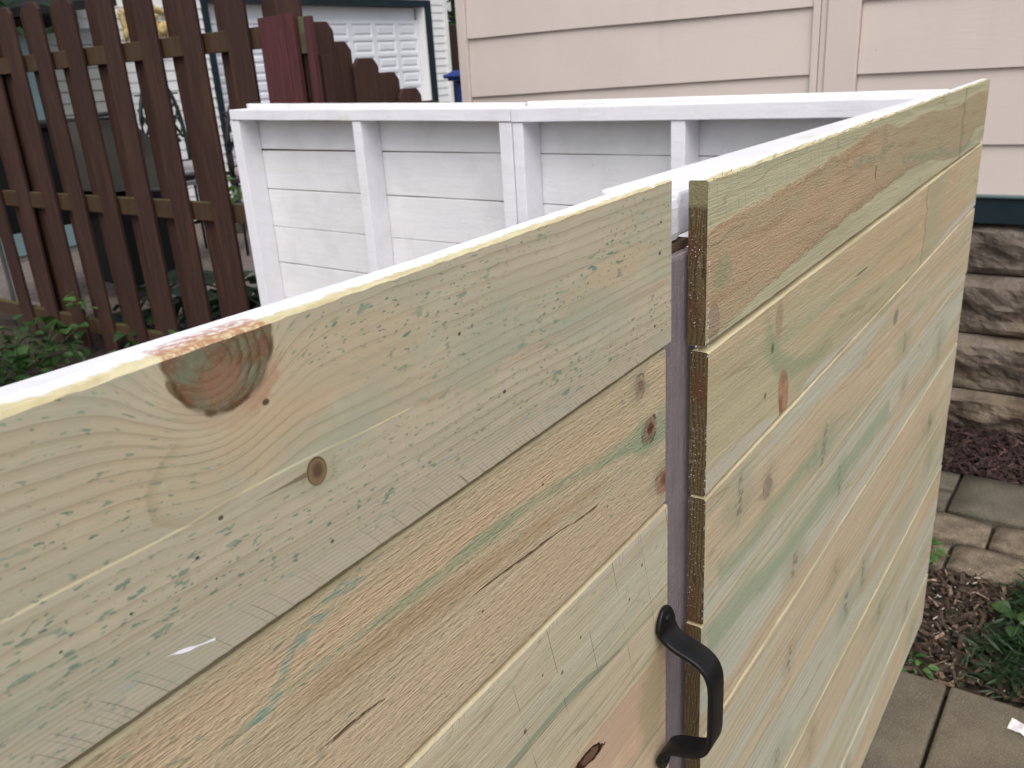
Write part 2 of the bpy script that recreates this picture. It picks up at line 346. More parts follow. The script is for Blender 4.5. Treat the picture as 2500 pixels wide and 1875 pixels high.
def matL2():
    def ex(t, c, h):
        jl = t.mul(t.sub(t.sn(40, 90, 5, 3), 0.5), 0.010)
        # warm upper part, brown lens beneath the green band, pink lower part
        c = t.mix(t.mul(t.sst(t.add(t.z, jl), 1.126, 1.134), 0.45), c, (0.46, 0.335, 0.195))
        c = t.mix(t.mul(t.band([(0.10, 1.160), (0.2, 1.150), (0.30, 1.148), (0.42, 1.150), (0.5, 1.148)], 0.006, 0.005, jit=jl, fade=.03), 0.40), c, (0.48, 0.31, 0.19))
        c = t.mix(t.mul(t.band([(0.18, 1.124), (0.26, 1.121), (0.33, 1.116), (0.40, 1.113), (0.52, 1.105)], [(0.18, 0.002), (0.27, 0.008), (0.36, 0.006), (0.52, 0.003)], 0.004, jit=jl, fade=.04), 0.6), c, (0.33, 0.225, 0.12))
        c = t.mix(t.mul(t.sst(t.add(t.z, jl), 1.098, 1.080), 0.42), c, (0.46, 0.33, 0.21))
        gr = t.mul(t.band([(0.15, 1.130), (0.2293, 1.1350), (0.2659, 1.1339), (0.3076, 1.1330), (0.3562, 1.1355), (0.4122, 1.1342), (0.47, 1.128), (0.53, 1.122), (0.61, 1.112)],
                    [(0.15, 0.001), (0.24, 0.0022), (0.30, 0.0045), (0.36, 0.0055), (0.42, 0.0035), (0.50, 0.006), (0.56, 0.011), (0.61, 0.014)], 0.0022, jit=t.mul(jl, 0.6)), 1.0)
        c = t.mix(t.mul(gr, t.add(0.35, t.mul(t.sst(t.sn(10, 60, 6, 3), .38, .6), 0.35))), c, (0.215, 0.275, 0.170))
        gl = t.band([(0.165, 1.127), (0.1873, 1.1365), (0.1982, 1.1500), (0.2118, 1.1570), (0.2309, 1.1660), (0.27, 1.170)], 0.004, 0.004, jit=t.mul(jl, 1.6))
        c = t.mix(t.mul(t.mul(gl, t.sst(t.sn(80, 200, 7, 3), 0.42, 0.55)), 0.75), c, (0.17, 0.30, 0.25))
        sp = t.mul(t.sst(t.sn(90, 330, 71, 1, 0.4), 0.66, 0.72), t.sst(t.sn(9, 40, 75, 2), 0.45, 0.58)); c = t.mix(t.mul(sp, 0.6), c, (0.12, 0.23, 0.16))
        c, hf = flecks(t, c, 1.0)
        crk = t.band([(0.33, 1.1040), (0.356, 1.1027), (0.3892, 1.1001), (0.4259, 1.0984), (0.4641, 1.0937), (0.49, 1.092)], [(0.33, 0.0), (0.37, 0.0009), (0.40, 0.0012), (0.43, 0.0004), (0.455, 0.0010), (0.49, 0.0)], 0.0006, jit=t.mul(jl, 0.1))
        c2 = t.band([(0.205, 1.0882), (0.2164, 1.0882), (0.2282, 1.0886), (0.2453, 1.0872), (0.255, 1.086)], [(0.205, 0.0), (0.228, 0.0012), (0.255, 0.0)], 0.0007, fade=.002)
        cr = t.mul(t.mx(crk, c2), t.sst(t.sn(55, 160, 66, 4, .65), .36, .56)); c = t.mix(t.mul(cr, 0.75), c, (0.12, 0.08, 0.045))
        c = knot(t, c, 0.5710, 1.1200, 0.0130, 0.0115, 0.3, 1.9, (0.085, 0.035, 0.03), (0.24, 0.14, 0.09), (0.22, 0.28, 0.17), 0.75)
        c = knot(t, c, 0.5960, 1.0640, 0.0150, 0.0120, 0.0, 1.6, (0.14, 0.06, 0.035), (0.30, 0.14, 0.085), (0.20, 0.24, 0.15), 0.5)
        c = knot(t, c, 0.5555, 1.1630, 0.0090, 0.0100, 0.2, 1.8, (0.20, 0.13, 0.09), (0.33, 0.24, 0.16), (0.26, 0.26, 0.17), 0.5)
        for (u_, v_, r_) in ((0.415, 1.142, 0.0011), (0.342, 1.088, 0.0010), (0.50, 1.085, 0.0010)):
            c = t.mix(t.mul(t.sst(t.ell(u_, v_, r_ * 1.4, r_), 1.1, 0.7), 0.8), c, (0.06, 0.04, 0.035))
        return c, t.add(h, t.sub(hf, t.mul(cr, 2.0)))
    return wood_generic('pine_rough_orange', 4, pale=(0.43, 0.365, 0.235), tan=(0.45, 0.325, 0.195), tan_amt=0.55, green_amt=0.35, grey_amt=0.0, rough_sawn=1.0, ring=0.0055, ringdark=0.22, extra=ex)
def matL3():
    def ex(t, c, h):
        j = t.mul(t.sub(t.sn(40, 90, 5, 3), 0.5), 0.004)
        c = t.mix(t.mul(t.sst(t.add(t.z, j), 1.029, 1.032), 0.75), c, (0.46, 0.425, 0.34))
        gr = t.band([(0.30, 0.953), (0.3548, 0.956), (0.4079, 0.9575), (0.4557, 0.9545), (0.4986, 0.9486), (0.58, 0.945)], [(0.30, 0.0035), (0.40, 0.0032), (0.46, 0.0030), (0.5, 0.0012), (0.58, 0.0006)], 0.0010, jit=j)
        c = t.mix(t.mul(gr, 0.75), c, (0.185, 0.24, 0.165))
        c = t.mix(t.mul(t.band([(0.30, 0.950), (0.3548, 0.952), (0.4079, 0.9530), (0.4557, 0.9510), (0.52, 0.945)], 0.0006, 0.0006, jit=t.mul(j, .3)), 0.7), c, (0.20, 0.10, 0.05))
        uu = t.add(t.x, t.mul(t.z, 0.25)); fr = t.math('FRACT', t.mul(uu, 21)); sc_ = t.mul(t.sst(fr, 0.975, 0.985), t.sst(fr, 1.0, 0.99))
        c = t.mix(t.mul(t.mul(sc_, t.sst(t.sn(30, 20, 9, 1), 0.42, 0.56)), 0.75), c, (0.13, 0.10, 0.07))
        fr = t.math('FRACT', t.add(t.mul(t.x, 190), t.mul(t.sn(30, .1, 2), 3))); hh = t.mul(t.mul(t.sst(fr, 0.82, 0.9), t.sst(fr, 1.0, 0.93)), t.sst(t.z, 1.026, 1.031))
        c = t.mix(t.mul(t.mul(hh, t.sst(t.sn(40, 5, 3), 0.45, 0.6)), 0.7), c, (0.15, 0.11, 0.08))
        for (u_, v_, r_) in ((0.452, 0.998, 0.0016), (0.425, 0.985, 0.0020), (0.40, 1.0, 0.0014), (0.53, 0.985, 0.0018), (0.375, 0.97, 0.0022), (0.553, 1.005, 0.002)):
            c = t.mix(t.mul(t.sst(t.ell(u_, v_, r_ * 0.9, r_), 1.1, 0.7), 0.8), c, (0.10, 0.06, 0.04))
        return c, h
    return wood_generic('pine_grey_green', 11, pale=(0.445, 0.40, 0.275), tan=(0.45, 0.34, 0.205), tan_amt=0.30, green_amt=0.25, grey_amt=0.35, rough_sawn=0.35, specks=0.35, ring=0.0032, ringdark=0.35, extra=ex)
def matL4():
    def ex(t, c, h):
        j = t.mul(t.sub(t.sn(70, 110, 5, 5, .7), 0.5), 1.3)
        c = t.mix(t.mul(t.sst(t.add(t.ell(0.50, 0.868, 0.07, 0.03, 0.2), j), 1.3, 0.5), 0.55), c, t.mix(t.sst(t.sn(18, 90, 61, 4, .65), .4, .6), (0.46, 0.285, 0.20), (0.40, 0.30, 0.20)))
        d = t.add(t.ell(0.462, 0.876, 0.023, 0.007, -0.25), j)
        c = t.mix(t.sst(d, 1.05, 0.85), c, (0.14, 0.08, 0.055))
        c = t.mix(t.mul(t.mul(t.sst(d, 0.55, 0.8), t.sst(d, 1.05, 0.9)), 0.8), c, (0.02, 0.012, 0.01))
        c = t.mix(t.mul(t.sst(t.add(t.ell(0.575, 0.845, 0.03, 0.05), j), 1.2, 0.5), 0.5), c, (0.24, 0.25, 0.13))
        return c, t.sub(h, t.mul(t.sst(d, 1.0, 0.8), 2.0))
    return wood_generic('pine_pink', 17, pale=(0.47, 0.36, 0.23), tan=(0.50, 0.29, 0.18), tan_amt=0.6, green_amt=0.4, grey_amt=0.1, extra=ex)

def matR1():
    def ex(t, c, h):
        j = t.mul(t.sub(t.sn(16, 60, 5, 4, 0.6), 0.5), 0.016)
        up_ = t.curve(t.x, [(0.64, 1.2640), (0.72, 1.2730), (0.84, 1.2778), (0.96, 1.2854), (1.086, 1.2916), (1.165, 1.3040), (1.22, 1.3045), (1.315, 1.2945), (1.46, 1.3009), (1.697, 1.2925), (1.90, 1.3040), (2.06, 1.300)])
        lo_ = t.curve(t.x, [(0.64, 1.172), (0.72, 1.178), (0.82, 1.1893), (0.979, 1.2005), (1.1287, 1.2122), (1.25, 1.218), (1.377, 1.2239), (1.50, 1.2222), (1.65, 1.208), (1.754, 1.2018), (1.90, 1.222), (1.98, 1.234), (2.06, 1.215)])
        zz = t.add(t.z, j)
        zz = t.add(zz, t.mul(t.sub(t.sn(220, 420, 15, 3, 0.6), 0.5), 0.010))
        m = t.mul(t.sst(t.sub(up_, zz), -0.002, 0.005), t.sst(t.sub(zz, lo_), -0.001, 0.005))
        far = t.sst(t.x, 1.0, 1.5)
        cc = t.mix(far, (0.405, 0.275, 0.162), (0.335, 0.268, 0.162))
        cc = t.mix(t.mul(t.sst(t.sn(5, 45, 12, 3), 0.45, 0.60), 0.6), cc, (0.335, 0.275, 0.160))
        c = t.mix(t.mul(m, 0.88), c, cc)
        edge = t.mul(t.mul(t.sst(t.sub(zz, lo_), 0.013, 0.006), t.sst(t.sub(zz, lo_), -0.002, 0.003)), t.sst(t.x, 0.8, 0.95))
        edge = t.mx(t.mul(edge, t.sst(t.x, 1.5, 1.3)), t.mul(t.mul(t.sst(t.sub(up_, zz), 0.012, 0.004), t.sst(t.sub(up_, zz), -0.001, 0.002)), t.mul(t.sst(t.x, 0.75, 0.85), t.sst(t.x, 1.25, 1.1))))
        c = t.mix(t.mul(t.mul(edge, t.sst(t.sn(120, 350, 2, 3), 0.40, 0.60)), 0.5), c, (0.25, 0.150, 0.07))
        g1 = t.band([(1.05, 1.262), (1.12, 1.267), (1.18, 1.266), (1.25, 1.272), (1.29, 1.278)], [(1.05, 0.001), (1.13, 0.006), (1.22, 0.003), (1.29, 0.004)], 0.003, jit=j)
        g2 = t.band([(1.32, 1.247), (1.47, 1.2339), (1.60, 1.226), (1.75, 1.2100), (1.95, 1.2119), (2.05, 1.23)], 0.006, 0.005, jit=j)
        c = t.mix(t.mul(t.mul(t.mx(g1, g2), t.sst(t.sn(30, 110, 51, 4, .65), .34, .56)), 0.6), c, (0.20, 0.255, 0.165))
        c = t.mix(t.mul(m, t.mul(t.sst(t.sn(7, 95, 57, 4, .65), .50, .66), .5)), c, (0.27, 0.18, 0.095))
        c = t.mix(t.mul(t.sst(t.add(t.ell(1.215, 1.275, 0.018, 0.030), t.mul(j, 60)), 1.0, 0.5), 0.32), c, (0.21, 0.22, 0.14))
        c = t.mix(t.mul(t.sst(t.add(t.ell(0.685, 1.225, 0.022, 0.017, 0.2), t.mul(t.sub(t.sn(110, 160, 5, 4, .65), .5), 2.4)), 1.1, 0.5), 0.6), c, (0.22, 0.255, 0.15))
        vb = t.sst(t.math('ABSOLUTE', t.sub(t.x, t.add(1.783, t.mul(t.sub(t.sn(1, 60, 3), .5), 0.05)))), 0.011, 0.003)
        c = t.mix(t.mul(vb, 0.45), c, (0.14, 0.12, 0.065))
        cv = t.mul(t.sst(t.math('ABSOLUTE', t.sub(t.x, 1.1815)), 0.004, 0.001), t.mul(t.sst(t.z, 1.256, 1.252), t.sst(t.z, 1.236, 1.240)))
        c = t.mix(t.mul(cv, 0.8), c, (0.08, 0.05, 0.03))
        # vertical saw hatching on the pale upper strip near the cut end
        fr = t.math('FRACT', t.add(t.mul(t.add(t.x, t.mul(t.z, 0.12)), 62), t.mul(t.sn(20, 0.1, 5, 2), 4)))
        hh = t.mul(t.mul(t.sst(fr, 0.88, 0.93), t.sst(fr, 1.0, 0.95)), t.mul(t.sst(t.sub(zz, up_), 0.0, 0.006), t.sst(t.x, 1.25, 0.9)))
        c = t.mix(t.mul(t.mul(hh, t.sst(t.sn(40, 60, 3), 0.42, 0.55)), 0.6), c, (0.16, 0.20, 0.13))
        # split running in from the cut end
        c = t.mix(t.mul(t.band([(0.645, 1.262), (0.672, 1.2525), (0.70, 1.259), (0.735, 1.258)], 0.0007, 0.0006, fade=.004), 0.6), c, (0.14, 0.12, 0.07))
        k = t.sst(t.add(t.ell(0.668, 1.184, 0.012, 0.018), t.mul(j, 20)), 1.05, 0.85); c = t.mix(t.mul(k, 0.7), c, (0.27, 0.20, 0.15))
        c = t.mix(t.mul(t.sst(t.math('ABSOLUTE', t.sub(t.ell(0.668, 1.184, 0.012, 0.018), 1.0)), 0.10, 0.02), 0.35), c, (0.10, 0.06, 0.04))
        c2, hf = flecks(t, c, 0.9, 3)
        c = t.mix(t.add(0.25, t.mul(m, 0.75)), c, c2)
        return c, t.add(h, t.mul(hf, t.add(0.2, t.mul(m, 1.0))))
    return wood_generic('pine_brown_heart', 23, pale=(0.39, 0.375, 0.235), tan=(0.40, 0.355, 0.215), tan_amt=0.3, green_amt=0.25, grey_amt=0.0, rough_sawn=0.6, ring=0.004, ringdark=0.22, extra=ex)
def matR2():
    def ex(t, c, h):
        j = t.mul(t.sub(t.sn(12, 60, 5, 4), 0.5), 0.010)
        c = t.mix(t.mul(t.band([(0.78, 1.15), (0.8143, 1.120), (0.8264, 1.105), (0.8571, 1.085), (0.92, 1.068), (1.05, 1.062)], [(0.78, 0.03), (0.83, 0.018), (0.92, 0.010), (1.05, 0.004)], 0.008, jit=j, fade=.03), 0.6), c, (0.225, 0.27, 0.16))
        c = t.mix(t.mul(t.sst(t.add(t.ell(0.832, 1.145, 0.012, 0.020), t.mul(j, 20)), 1.2, 0.7), 0.7), c, (0.30, 0.21, 0.14))
        d = t.add(t.ell(0.856, 1.056, 0.016, 0.030, 0.25), t.mul(j, 12)); c = t.mix(t.mul(t.sst(d, 1.1, 0.85), 0.80), c, t.mix(t.sst(t.sn(60, 90, 44, 3), .4, .6), (0.33, 0.165, 0.085), (0.25, 0.12, 0.07)))
        c = t.mix(t.mul(t.sst(t.ell(0.850, 1.040, 0.006, 0.014, 0.2), 1.1, 0.6), 0.7), c, (0.20, 0.07, 0.035))
        for (u_, v_, ru, rv) in ((0.816, 1.118, 0.005, 0.006), (0.80, 1.072, 0.004, 0.004), (1.145, 1.125, 0.035, 0.0018)):
            c = t.mix(t.mul(t.sst(t.add(t.ell(u_, v_, ru, rv), t.mul(j, 12)), 1.1, 0.6), 0.75), c, (0.10, 0.085, 0.05))
        # bare waney strip along the lower edge
        w1 = t.sst(t.sub(t.curve(t.x, [(0.895, 1.020), (0.915, 1.036), (0.976, 1.0473), (1.14, 1.0451), (1.39, 1.0448), (1.55, 1.050), (1.60, 1.060), (2.06, 1.085)]), t.z), -0.0008, 0.0008)
        w0 = t.mul(t.sst(t.sub(t.curve(t.x, [(0.64, 1.03), (0.66, 1.0478), (0.733, 1.0500), (0.82, 1.041), (0.85, 1.02)]), t.z), -0.001, 0.001), t.sst(t.x, 0.86, 0.84))
        gap = t.mul(t.sst(t.x, 1.43, 1.435), t.sst(t.x, 1.56, 1.54))
        wn_ = t.mx(t.mul(t.mul(w1, t.sst(t.x, 0.89, 0.90)), t.sub(1.0, gap)), t.mul(w0, 0.6))
        c = t.mix(t.mul(wn_, 0.9), c, t.mix(fibm(t), (0.40, 0.39, 0.34), (0.45, 0.425, 0.36)))
        vb = t.sst(t.math('ABSOLUTE', t.sub(t.x, t.add(1.525, t.mul(t.sub(t.sn(1, 40, 3), .5), 0.06)))), 0.008, 0.002)
        c = t.mix(t.mul(vb, 0.5), c, (0.16, 0.13, 0.07))
        c = t.mix(t.mul(t.mul(t.sst(t.x, 1.53, 1.55), t.sst(t.x, 1.75, 1.6)), 0.5), c, (0.30, 0.31, 0.19))
        c, hf = flecks(t, c, 0.45, 5)
        return c, t.add(h, t.mul(hf, 0.5))
    return wood_generic('pine_red_knot', 29, pale=(0.41, 0.36, 0.215), tan=(0.43, 0.285, 0.155), tan_amt=0.65, green_amt=0.45, grey_amt=0.0, extra=ex)
def fibm(t): return t.sst(t.sn(8, 300, 2, 2), 0.4, 0.6)
def matRn(k):
    rnd = random.Random(100 + k)
    def ex(t, c, h):
        wu = t.mul(t.sub(t.sn(12, 45, k + 2, 4, .65), .5), 0.05)
        for i in range(4):
            cu = (0.82, 1.40, 1.75, 1.10)[i] + rnd.uniform(-.12, .12)
            if rnd.random() < 0.3: continue
            cv = 1.3075 - 0.14 * k - rnd.uniform(0.03, 0.11); ru, rv = rnd.uniform(0.005, 0.011) * (0.7 + cu * .6), rnd.uniform(0.018, 0.042)
            d = t.ell(cu, cv, ru, rv, rnd.uniform(-.3, .3), u=t.add(t.x, wu)); d0 = t.ell(cu, cv, ru * 5, rv * 1.3, 0, u=t.add(t.x, wu))
            c = t.mix(t.mul(t.sst(d0, 1.1, 0.4), 0.40), c, rnd.choice([(0.30, 0.235, 0.14), (0.24, 0.28, 0.19)]))
            c = t.mix(t.mul(t.mul(t.sst(d, 1.05, 0.65), t.sst(t.sn(60, 120, i, 3), .40, .60)), rnd.uniform(.35, .8)), c, rnd.choice([(0.12, 0.11, 0.075), (0.16, 0.115, 0.07), (0.14, 0.15, 0.11)]))
        # waney grey strip on the lower edge of some boards
        if k in (3, 4, 6):
            z0 = 1.3075 - 0.14 * (k + 1)
            edge = t.curve(t.x, [(0.64, z0 + rnd.uniform(-.01, .02)), (0.9, z0 + rnd.uniform(-.01, .03)), (1.2, z0 + rnd.uniform(0.01, .03)), (1.6, z0 + rnd.uniform(0.0, .04)), (2.06, z0 + rnd.uniform(0, .03))])
            c = t.mix(t.mul(t.sst(t.sub(edge, t.z), -0.001, 0.001), 0.85), c, (0.41, 0.42, 0.35))
        if k == 2:
            c = knot(t, c, 0.818, 0.962, 0.014, 0.016, 0.4, 1.8, (0.24, 0.19, 0.15), (0.32, 0.24, 0.17), (0.25, 0.27, 0.17), 0.4)
            c = t.mix(t.mul(t.sst(t.add(t.ell(1.370, 1.003, 0.018, 0.014, 0.2), t.mul(t.sub(t.sn(25, 60, 3, 3), .5), .5)), 1.1, 0.6), 0.7), c, (0.16, 0.15, 0.12))
            c = t.mix(t.mul(t.band([(0.68, 0.940), (0.7727, 0.918), (0.845, 0.925), (1.0, 0.93)], 0.010, 0.008, jit=t.mul(t.sub(t.sn(20, 50, 2, 3), .5), .02)), 0.55), c, (0.22, 0.28, 0.17))
        if k == 3:
            c = t.mix(t.mul(t.band([(0.66, 0.86), (0.71, 0.852), (0.779, 0.8505), (0.888, 0.836), (1.0143, 0.8412), (1.4, 0.845)], 0.016, 0.010, jit=t.mul(t.sub(t.sn(20, 50, 2, 3), .5), .02)), 0.6), c, (0.215, 0.28, 0.175))
        c, hf = flecks(t, c, 0.50, k)
        return c, t.add(h, t.mul(hf, 0.35))
    pl = [(0.45, 0.40, 0.275), (0.42, 0.395, 0.28), (0.44, 0.385, 0.26), (0.43, 0.41, 0.30)][k % 4]
    tn = [(0.45, 0.33, 0.205), (0.41, 0.305, 0.185)][k % 2]
    return wood_generic('pine_streaked_%d' % k, 31 + k * 2, pale=pl, tan=tn, tan_amt=0.65, green_amt=0.5, grey_amt=0.85, extra=ex, ringdark=0.6)

def mat_edge():                            # top arris: fresh cream timber, white paint lapping over from the back
    t = NT('cream_edge')
    n = t.add(t.mul(t.sub(t.sn(14, 3, 2, 4, 0.6, v=t.y), 0.5), 0.018), t.mul(t.sub(t.sn(160, 60, 5, 3, 0.6, v=t.y), 0.5), 0.010))
    m = t.sst(t.add(t.y, n), 0.2880, 0.2920)
    m = t.mul(m, t.sst(t.x, 0.64, 0.60)); m2 = t.mul(t.sst(t.add(t.y, n), 0.281, 0.285), t.sst(t.x, 0.62, 0.64)); m = t.mx(m, m2)
    c = t.mix(t.sst(t.sn(30, 400, 3, 3, v=t.y), 0.35, 0.65), (0.66, 0.60, 0.38), (0.55, 0.47, 0.27))
    k = t.mul(t.sst(t.ell(0.190, 0, 0.025, 10), 1.02, 0.92), t.sst(t.add(t.y, n), 0.304, 0.292))
    c = t.mix(m, c, (0.80, 0.80, 0.82))
    c = t.mix(t.mul(t.mul(k, 0.85), t.sst(t.sn(260, 380, 8, 4, 0.65, v=t.add(t.y, t.mul(t.x, 0.3))), 0.38, 0.55)), c, (0.40, 0.17, 0.09))
    t.base(c); t.rough(0.75); t.bump(t.sn(90, 400, 3, 3, v=t.y), 0.4, 0.001); return t.m
def mat_joint():                           # long edges between boards
    t = NT('board_edge'); c = t.mix(t.sst(t.sn(6, 200, 2, 3), 0.4, 0.6), (0.56, 0.49, 0.31), (0.44, 0.37, 0.22)); t.base(c); t.rough(0.8); return t.m
def mat_end():                             # sawn end grain, dark and furry, paint smeared in places
    t = NT('end_grain')
    d = t.math('FRACT', t.mul(t.ell(0.655 * 0 + 0.30, 0.0, 0.05, 1.0, u=t.y, v=t.mul(t.z, 1.0)), 9.0))
    r_ = t.math('FRACT', t.add(t.mul(t.y, 260), t.mul(t.noise(t.vec(t.mul(t.y, 30), t.mul(t.z, 9), 0), 1, 3), 9)))
    c = t.mix(t.sst(r_, 0.3, 0.9), (0.120, 0.085, 0.040), (0.060, 0.040, 0.018))
    c = t.mix(t.sst(t.noise(t.vec(t.mul(t.y, 40), t.mul(t.z, 14), 3), 1, 3), 0.5, 0.62), c, (0.105, 0.050, 0.022))
    c = t.mix(t.mul(t.sst(t.z, 1.283, 1.289), 1.0), c, (0.20, 0.175, 0.09))
    pn = t.noise(t.vec(t.mul(t.y, 240), t.mul(t.z, 300), 5), 1, 3, 0.6); big = t.noise(t.vec(t.mul(t.y, 30), t.mul(t.z, 9), 7), 1, 2)
    pm = t.mul(t.sst(pn, 0.55, 0.63), t.sst(big, 0.45, 0.58))
    c = t.mix(t.mul(pm, 0.38), c, (0.30, 0.25, 0.22))
    t.base(c); t.rough(0.85); t.bump(t.noise(t.vec(t.mul(t.y, 500), t.mul(t.z, 500), 5), 1, 3, 0.6), 0.9, 0.0015); return t.m

def white_paint(name='white_paint', c0=(0.785, 0.78, 0.82), vert=True):
    t = NT(name)
    n = t.noise(t.P, 7, 4, 0.6); c = t.mix(t.sst(n, 0.42, 0.72), c0, tuple(a * 0.90 for a in c0))
    st = t.noise(t.vec(t.mul(t.x, 60), t.mul(t.y, 6), t.mul(t.z, 70)), 1, 4, 0.65)
    st2 = t.noise(t.vec(t.mul(t.x, 9), t.mul(t.y, 1.6), t.mul(t.z, 26)), 1, 5, 0.65)
    c = t.mix(t.mul(t.sst(st, 0.54, 0.75), 0.18), c, (0.60, 0.58, 0.52))
    c = t.mix(t.mul(t.sst(st2, 0.55, 0.72), 0.20), c, (0.62, 0.60, 0.50))
    kn = t.voro(t.vec(t.mul(t.x, 3), t.mul(t.y, 2.6), t.mul(t.z, 6)), 1.0); kn = t.add(kn, t.mul(t.sub(t.noise(t.P, 60, 3), .5), .12))
    c = t.mix(t.mul(t.sst(kn, 0.15, 0.05), 0.35), c, (0.58, 0.53, 0.38))
    sp = t.voro(t.P, 38); k = t.sst(t.noise(t.P, 12, 2), 0.60, 0.68)
    c = t.mix(t.mul(t.sst(sp, 0.10, 0.05), t.mul(k, 0.7)), c, (0.25, 0.23, 0.21))
    t.base(c); t.rough(t.add(0.42, t.mul(st2, 0.25))); t.b.inputs['Specular IOR Level'].default_value = 0.4
    t.bump(t.add(t.mul(st, 1.2), t.add(t.noise(t.P, 90, 3), t.mul(st2, 1.5))), 0.42, 0.002); return t.m

MW = white_paint(); MEDGE = mat_edge(); MJ = mat_joint(); MEND = mat_end()

# ------------------------------------------------------------------ swept board
def sweep_board(name, parent, mats, x0, x1, zt, zb, yf, thick=0.017, n=120, ch=0.0012, jit=0.0004, seed=0.0, endjit=0.0006):
    """board along x; zt, zb, yf are functions of x; slots 0 face, 1 top edge, 2 lower edge, 3 ends, 4 back"""
    vs_, fs_, mi = [], [], []
    for i in range(n + 1):
        x = x0 + (x1 - x0) * i / n; y = yf(x); a, b = zt(x), zb(x)
        j = lambda k: jit * (noise.noise(Vector((x * 190, k * 7.3, seed))) * 1.6 + noise.noise(Vector((x * 40, k * 3.1, seed + 5))))
        prof = [(y, b + ch + j(1)), (y, a - ch * 1.1 + j(2)), (y + ch, a + j(3)), (y + thick - ch, a + j(4) * .5), (y + thick, a - ch), (y + thick, b + ch), (y + thick - ch, b), (y + ch, b + j(6) * .6)]
        for k, (yy, zz) in enumerate(prof):
            xx = x
            if i in (0, n): xx += endjit * noise.noise(Vector((yy * 400, zz * 300, seed)))
            vs_.append((xx, yy, zz))
    slot = [0, 1, 1, 1, 4, 2, 2, 2]
    for i in range(n):
        for k in range(8):
            k2 = (k + 1) % 8; fs_.append((i * 8 + k, (i + 1) * 8 + k, (i + 1) * 8 + k2, i * 8 + k2)); mi.append(slot[k])
    fs_.append(tuple(range(8))); mi.append(3); fs_.append(tuple(n * 8 + k for k in range(8))[::-1]); mi.append(3)
    return pydata(name, vs_, fs_, parent, mats, False, mi)

def lerp(x, x0, x1, a, b): return a + (b - a) * (x - x0) / (x1 - x0)

# ================================================================== SETTING: ground
def sheet(name, x0, x1, y0, y1, z, mat, nx=1, ny=1, amp=0.0, parent=None):
    vs_, fs_ = [], []
    for i in range(nx + 1):
        for j in range(ny + 1):
            x = x0 + (x1 - x0) * i / nx; y = y0 + (y1 - y0) * j / ny
            vs_.append((x, y, z + (amp * noise.fractal(Vector((x * 3, y * 3, 0)), 0.8, 2.0, 4) if amp else 0)))
    for i in range(nx):
        for j in range(ny):
            a = i * (ny + 1) + j; fs_.append((a, a + ny + 1, a + ny + 2, a + 1))
    return tag(pydata(name, vs_, fs_, parent, mat, amp > 0), kind='structure')
def soil():
    t = NT('dark_soil'); n = t.noise(t.P, 22, 6, 0.7); c = t.mix(t.sst(n, 0.35, 0.7), (0.030, 0.022, 0.017), (0.085, 0.065, 0.048))
    c = t.mix(t.mul(t.sst(t.noise(t.P, 3, 3), 0.5, 0.65), 0.4), c, (0.035, 0.055, 0.018)); t.base(c); t.rough(0.95); t.bump(n, 0.8, 0.02); return t.m
MS = soil()
sheet('ground', -60, 90, -60, 90, -0.045, MS)

def slab_mat(name, a, b, sc=9):
    t = NT(name); n = t.noise(t.P, sc, 6, 0.65); f = t.noise(t.P, 260, 3, 0.7)
    ob = t.n.new('ShaderNodeObjectInfo')
    c = t.mix(t.sst(n, 0.35, 0.65), a, b)
    c = t.mix(t.mul(ob.outputs['Random'], 0.15), c, tuple(k * 0.62 for k in a))
    c = t.mix(t.mul(t.sst(f, 0.54, 0.66), 0.60), c, tuple(min(1, k * 1.9) for k in b))
    c = t.mix(t.mul(t.sst(f, 0.44, 0.34), 0.55), c, tuple(k * 0.4 for k in a))
    c = t.mix(t.mul(t.sst(t.noise(t.P, 2.6, 5, 0.6), 0.52, 0.66), 0.30), c, (0.07, 0.075, 0.045))
    t.base(c); t.rough(0.9); t.bump(t.add(f, t.noise(t.P, 70, 4)), 0.6, 0.003); return t.m
MSL = slab_mat('concrete', (0.120, 0.100, 0.073), (0.170, 0.145, 0.105)); MPV = slab_mat('paver_mossy', (0.100, 0.090, 0.066), (0.142, 0.125, 0.092))
MPT = slab_mat('paver_tan', (0.125, 0.098, 0.072), (0.25, 0.20, 0.14), 16); MPP = slab_mat('patio_pink', (0.16, 0.13, 0.115), (0.22, 0.185, 0.165))
# concrete path beside the bed: slabs are parts of it
path = sheet('path', -3.0, 1.84, -3.2, 3.0, -0.040, MS)
def slab_mesh(lx, ly, h, bev, seg=2):
    bm = bmesh.new(); box_bm(bm, (0, 0, -h), (lx, ly, 0), 0)
    es = [e for e in bm.edges if all(abs(v.co.z) < 1e-6 for v in e.verts)] + [e for e in bm.edges if abs(e.verts[0].co.z - e.verts[1].co.z) > 1e-4]
    bmesh.ops.bevel(bm, geom=es, offset=bev, segments=seg, affect='EDGES', profile=0.5)
    bmesh.ops.recalc_face_normals(bm, faces=bm.faces[:]); me = bpy.data.meshes.new('slab'); bm.to_mesh(me); bm.free(); return me
sm = slab_mesh(1.20, 0.90, 0.05, 0.008); sm.materials.append(MSL)
for i in range(3):
    for j in range(-3, 3): inst('slab', sm, path, (1.862 - 1.20 - i * 1.208, 0.187 + j * 0.908, 0))
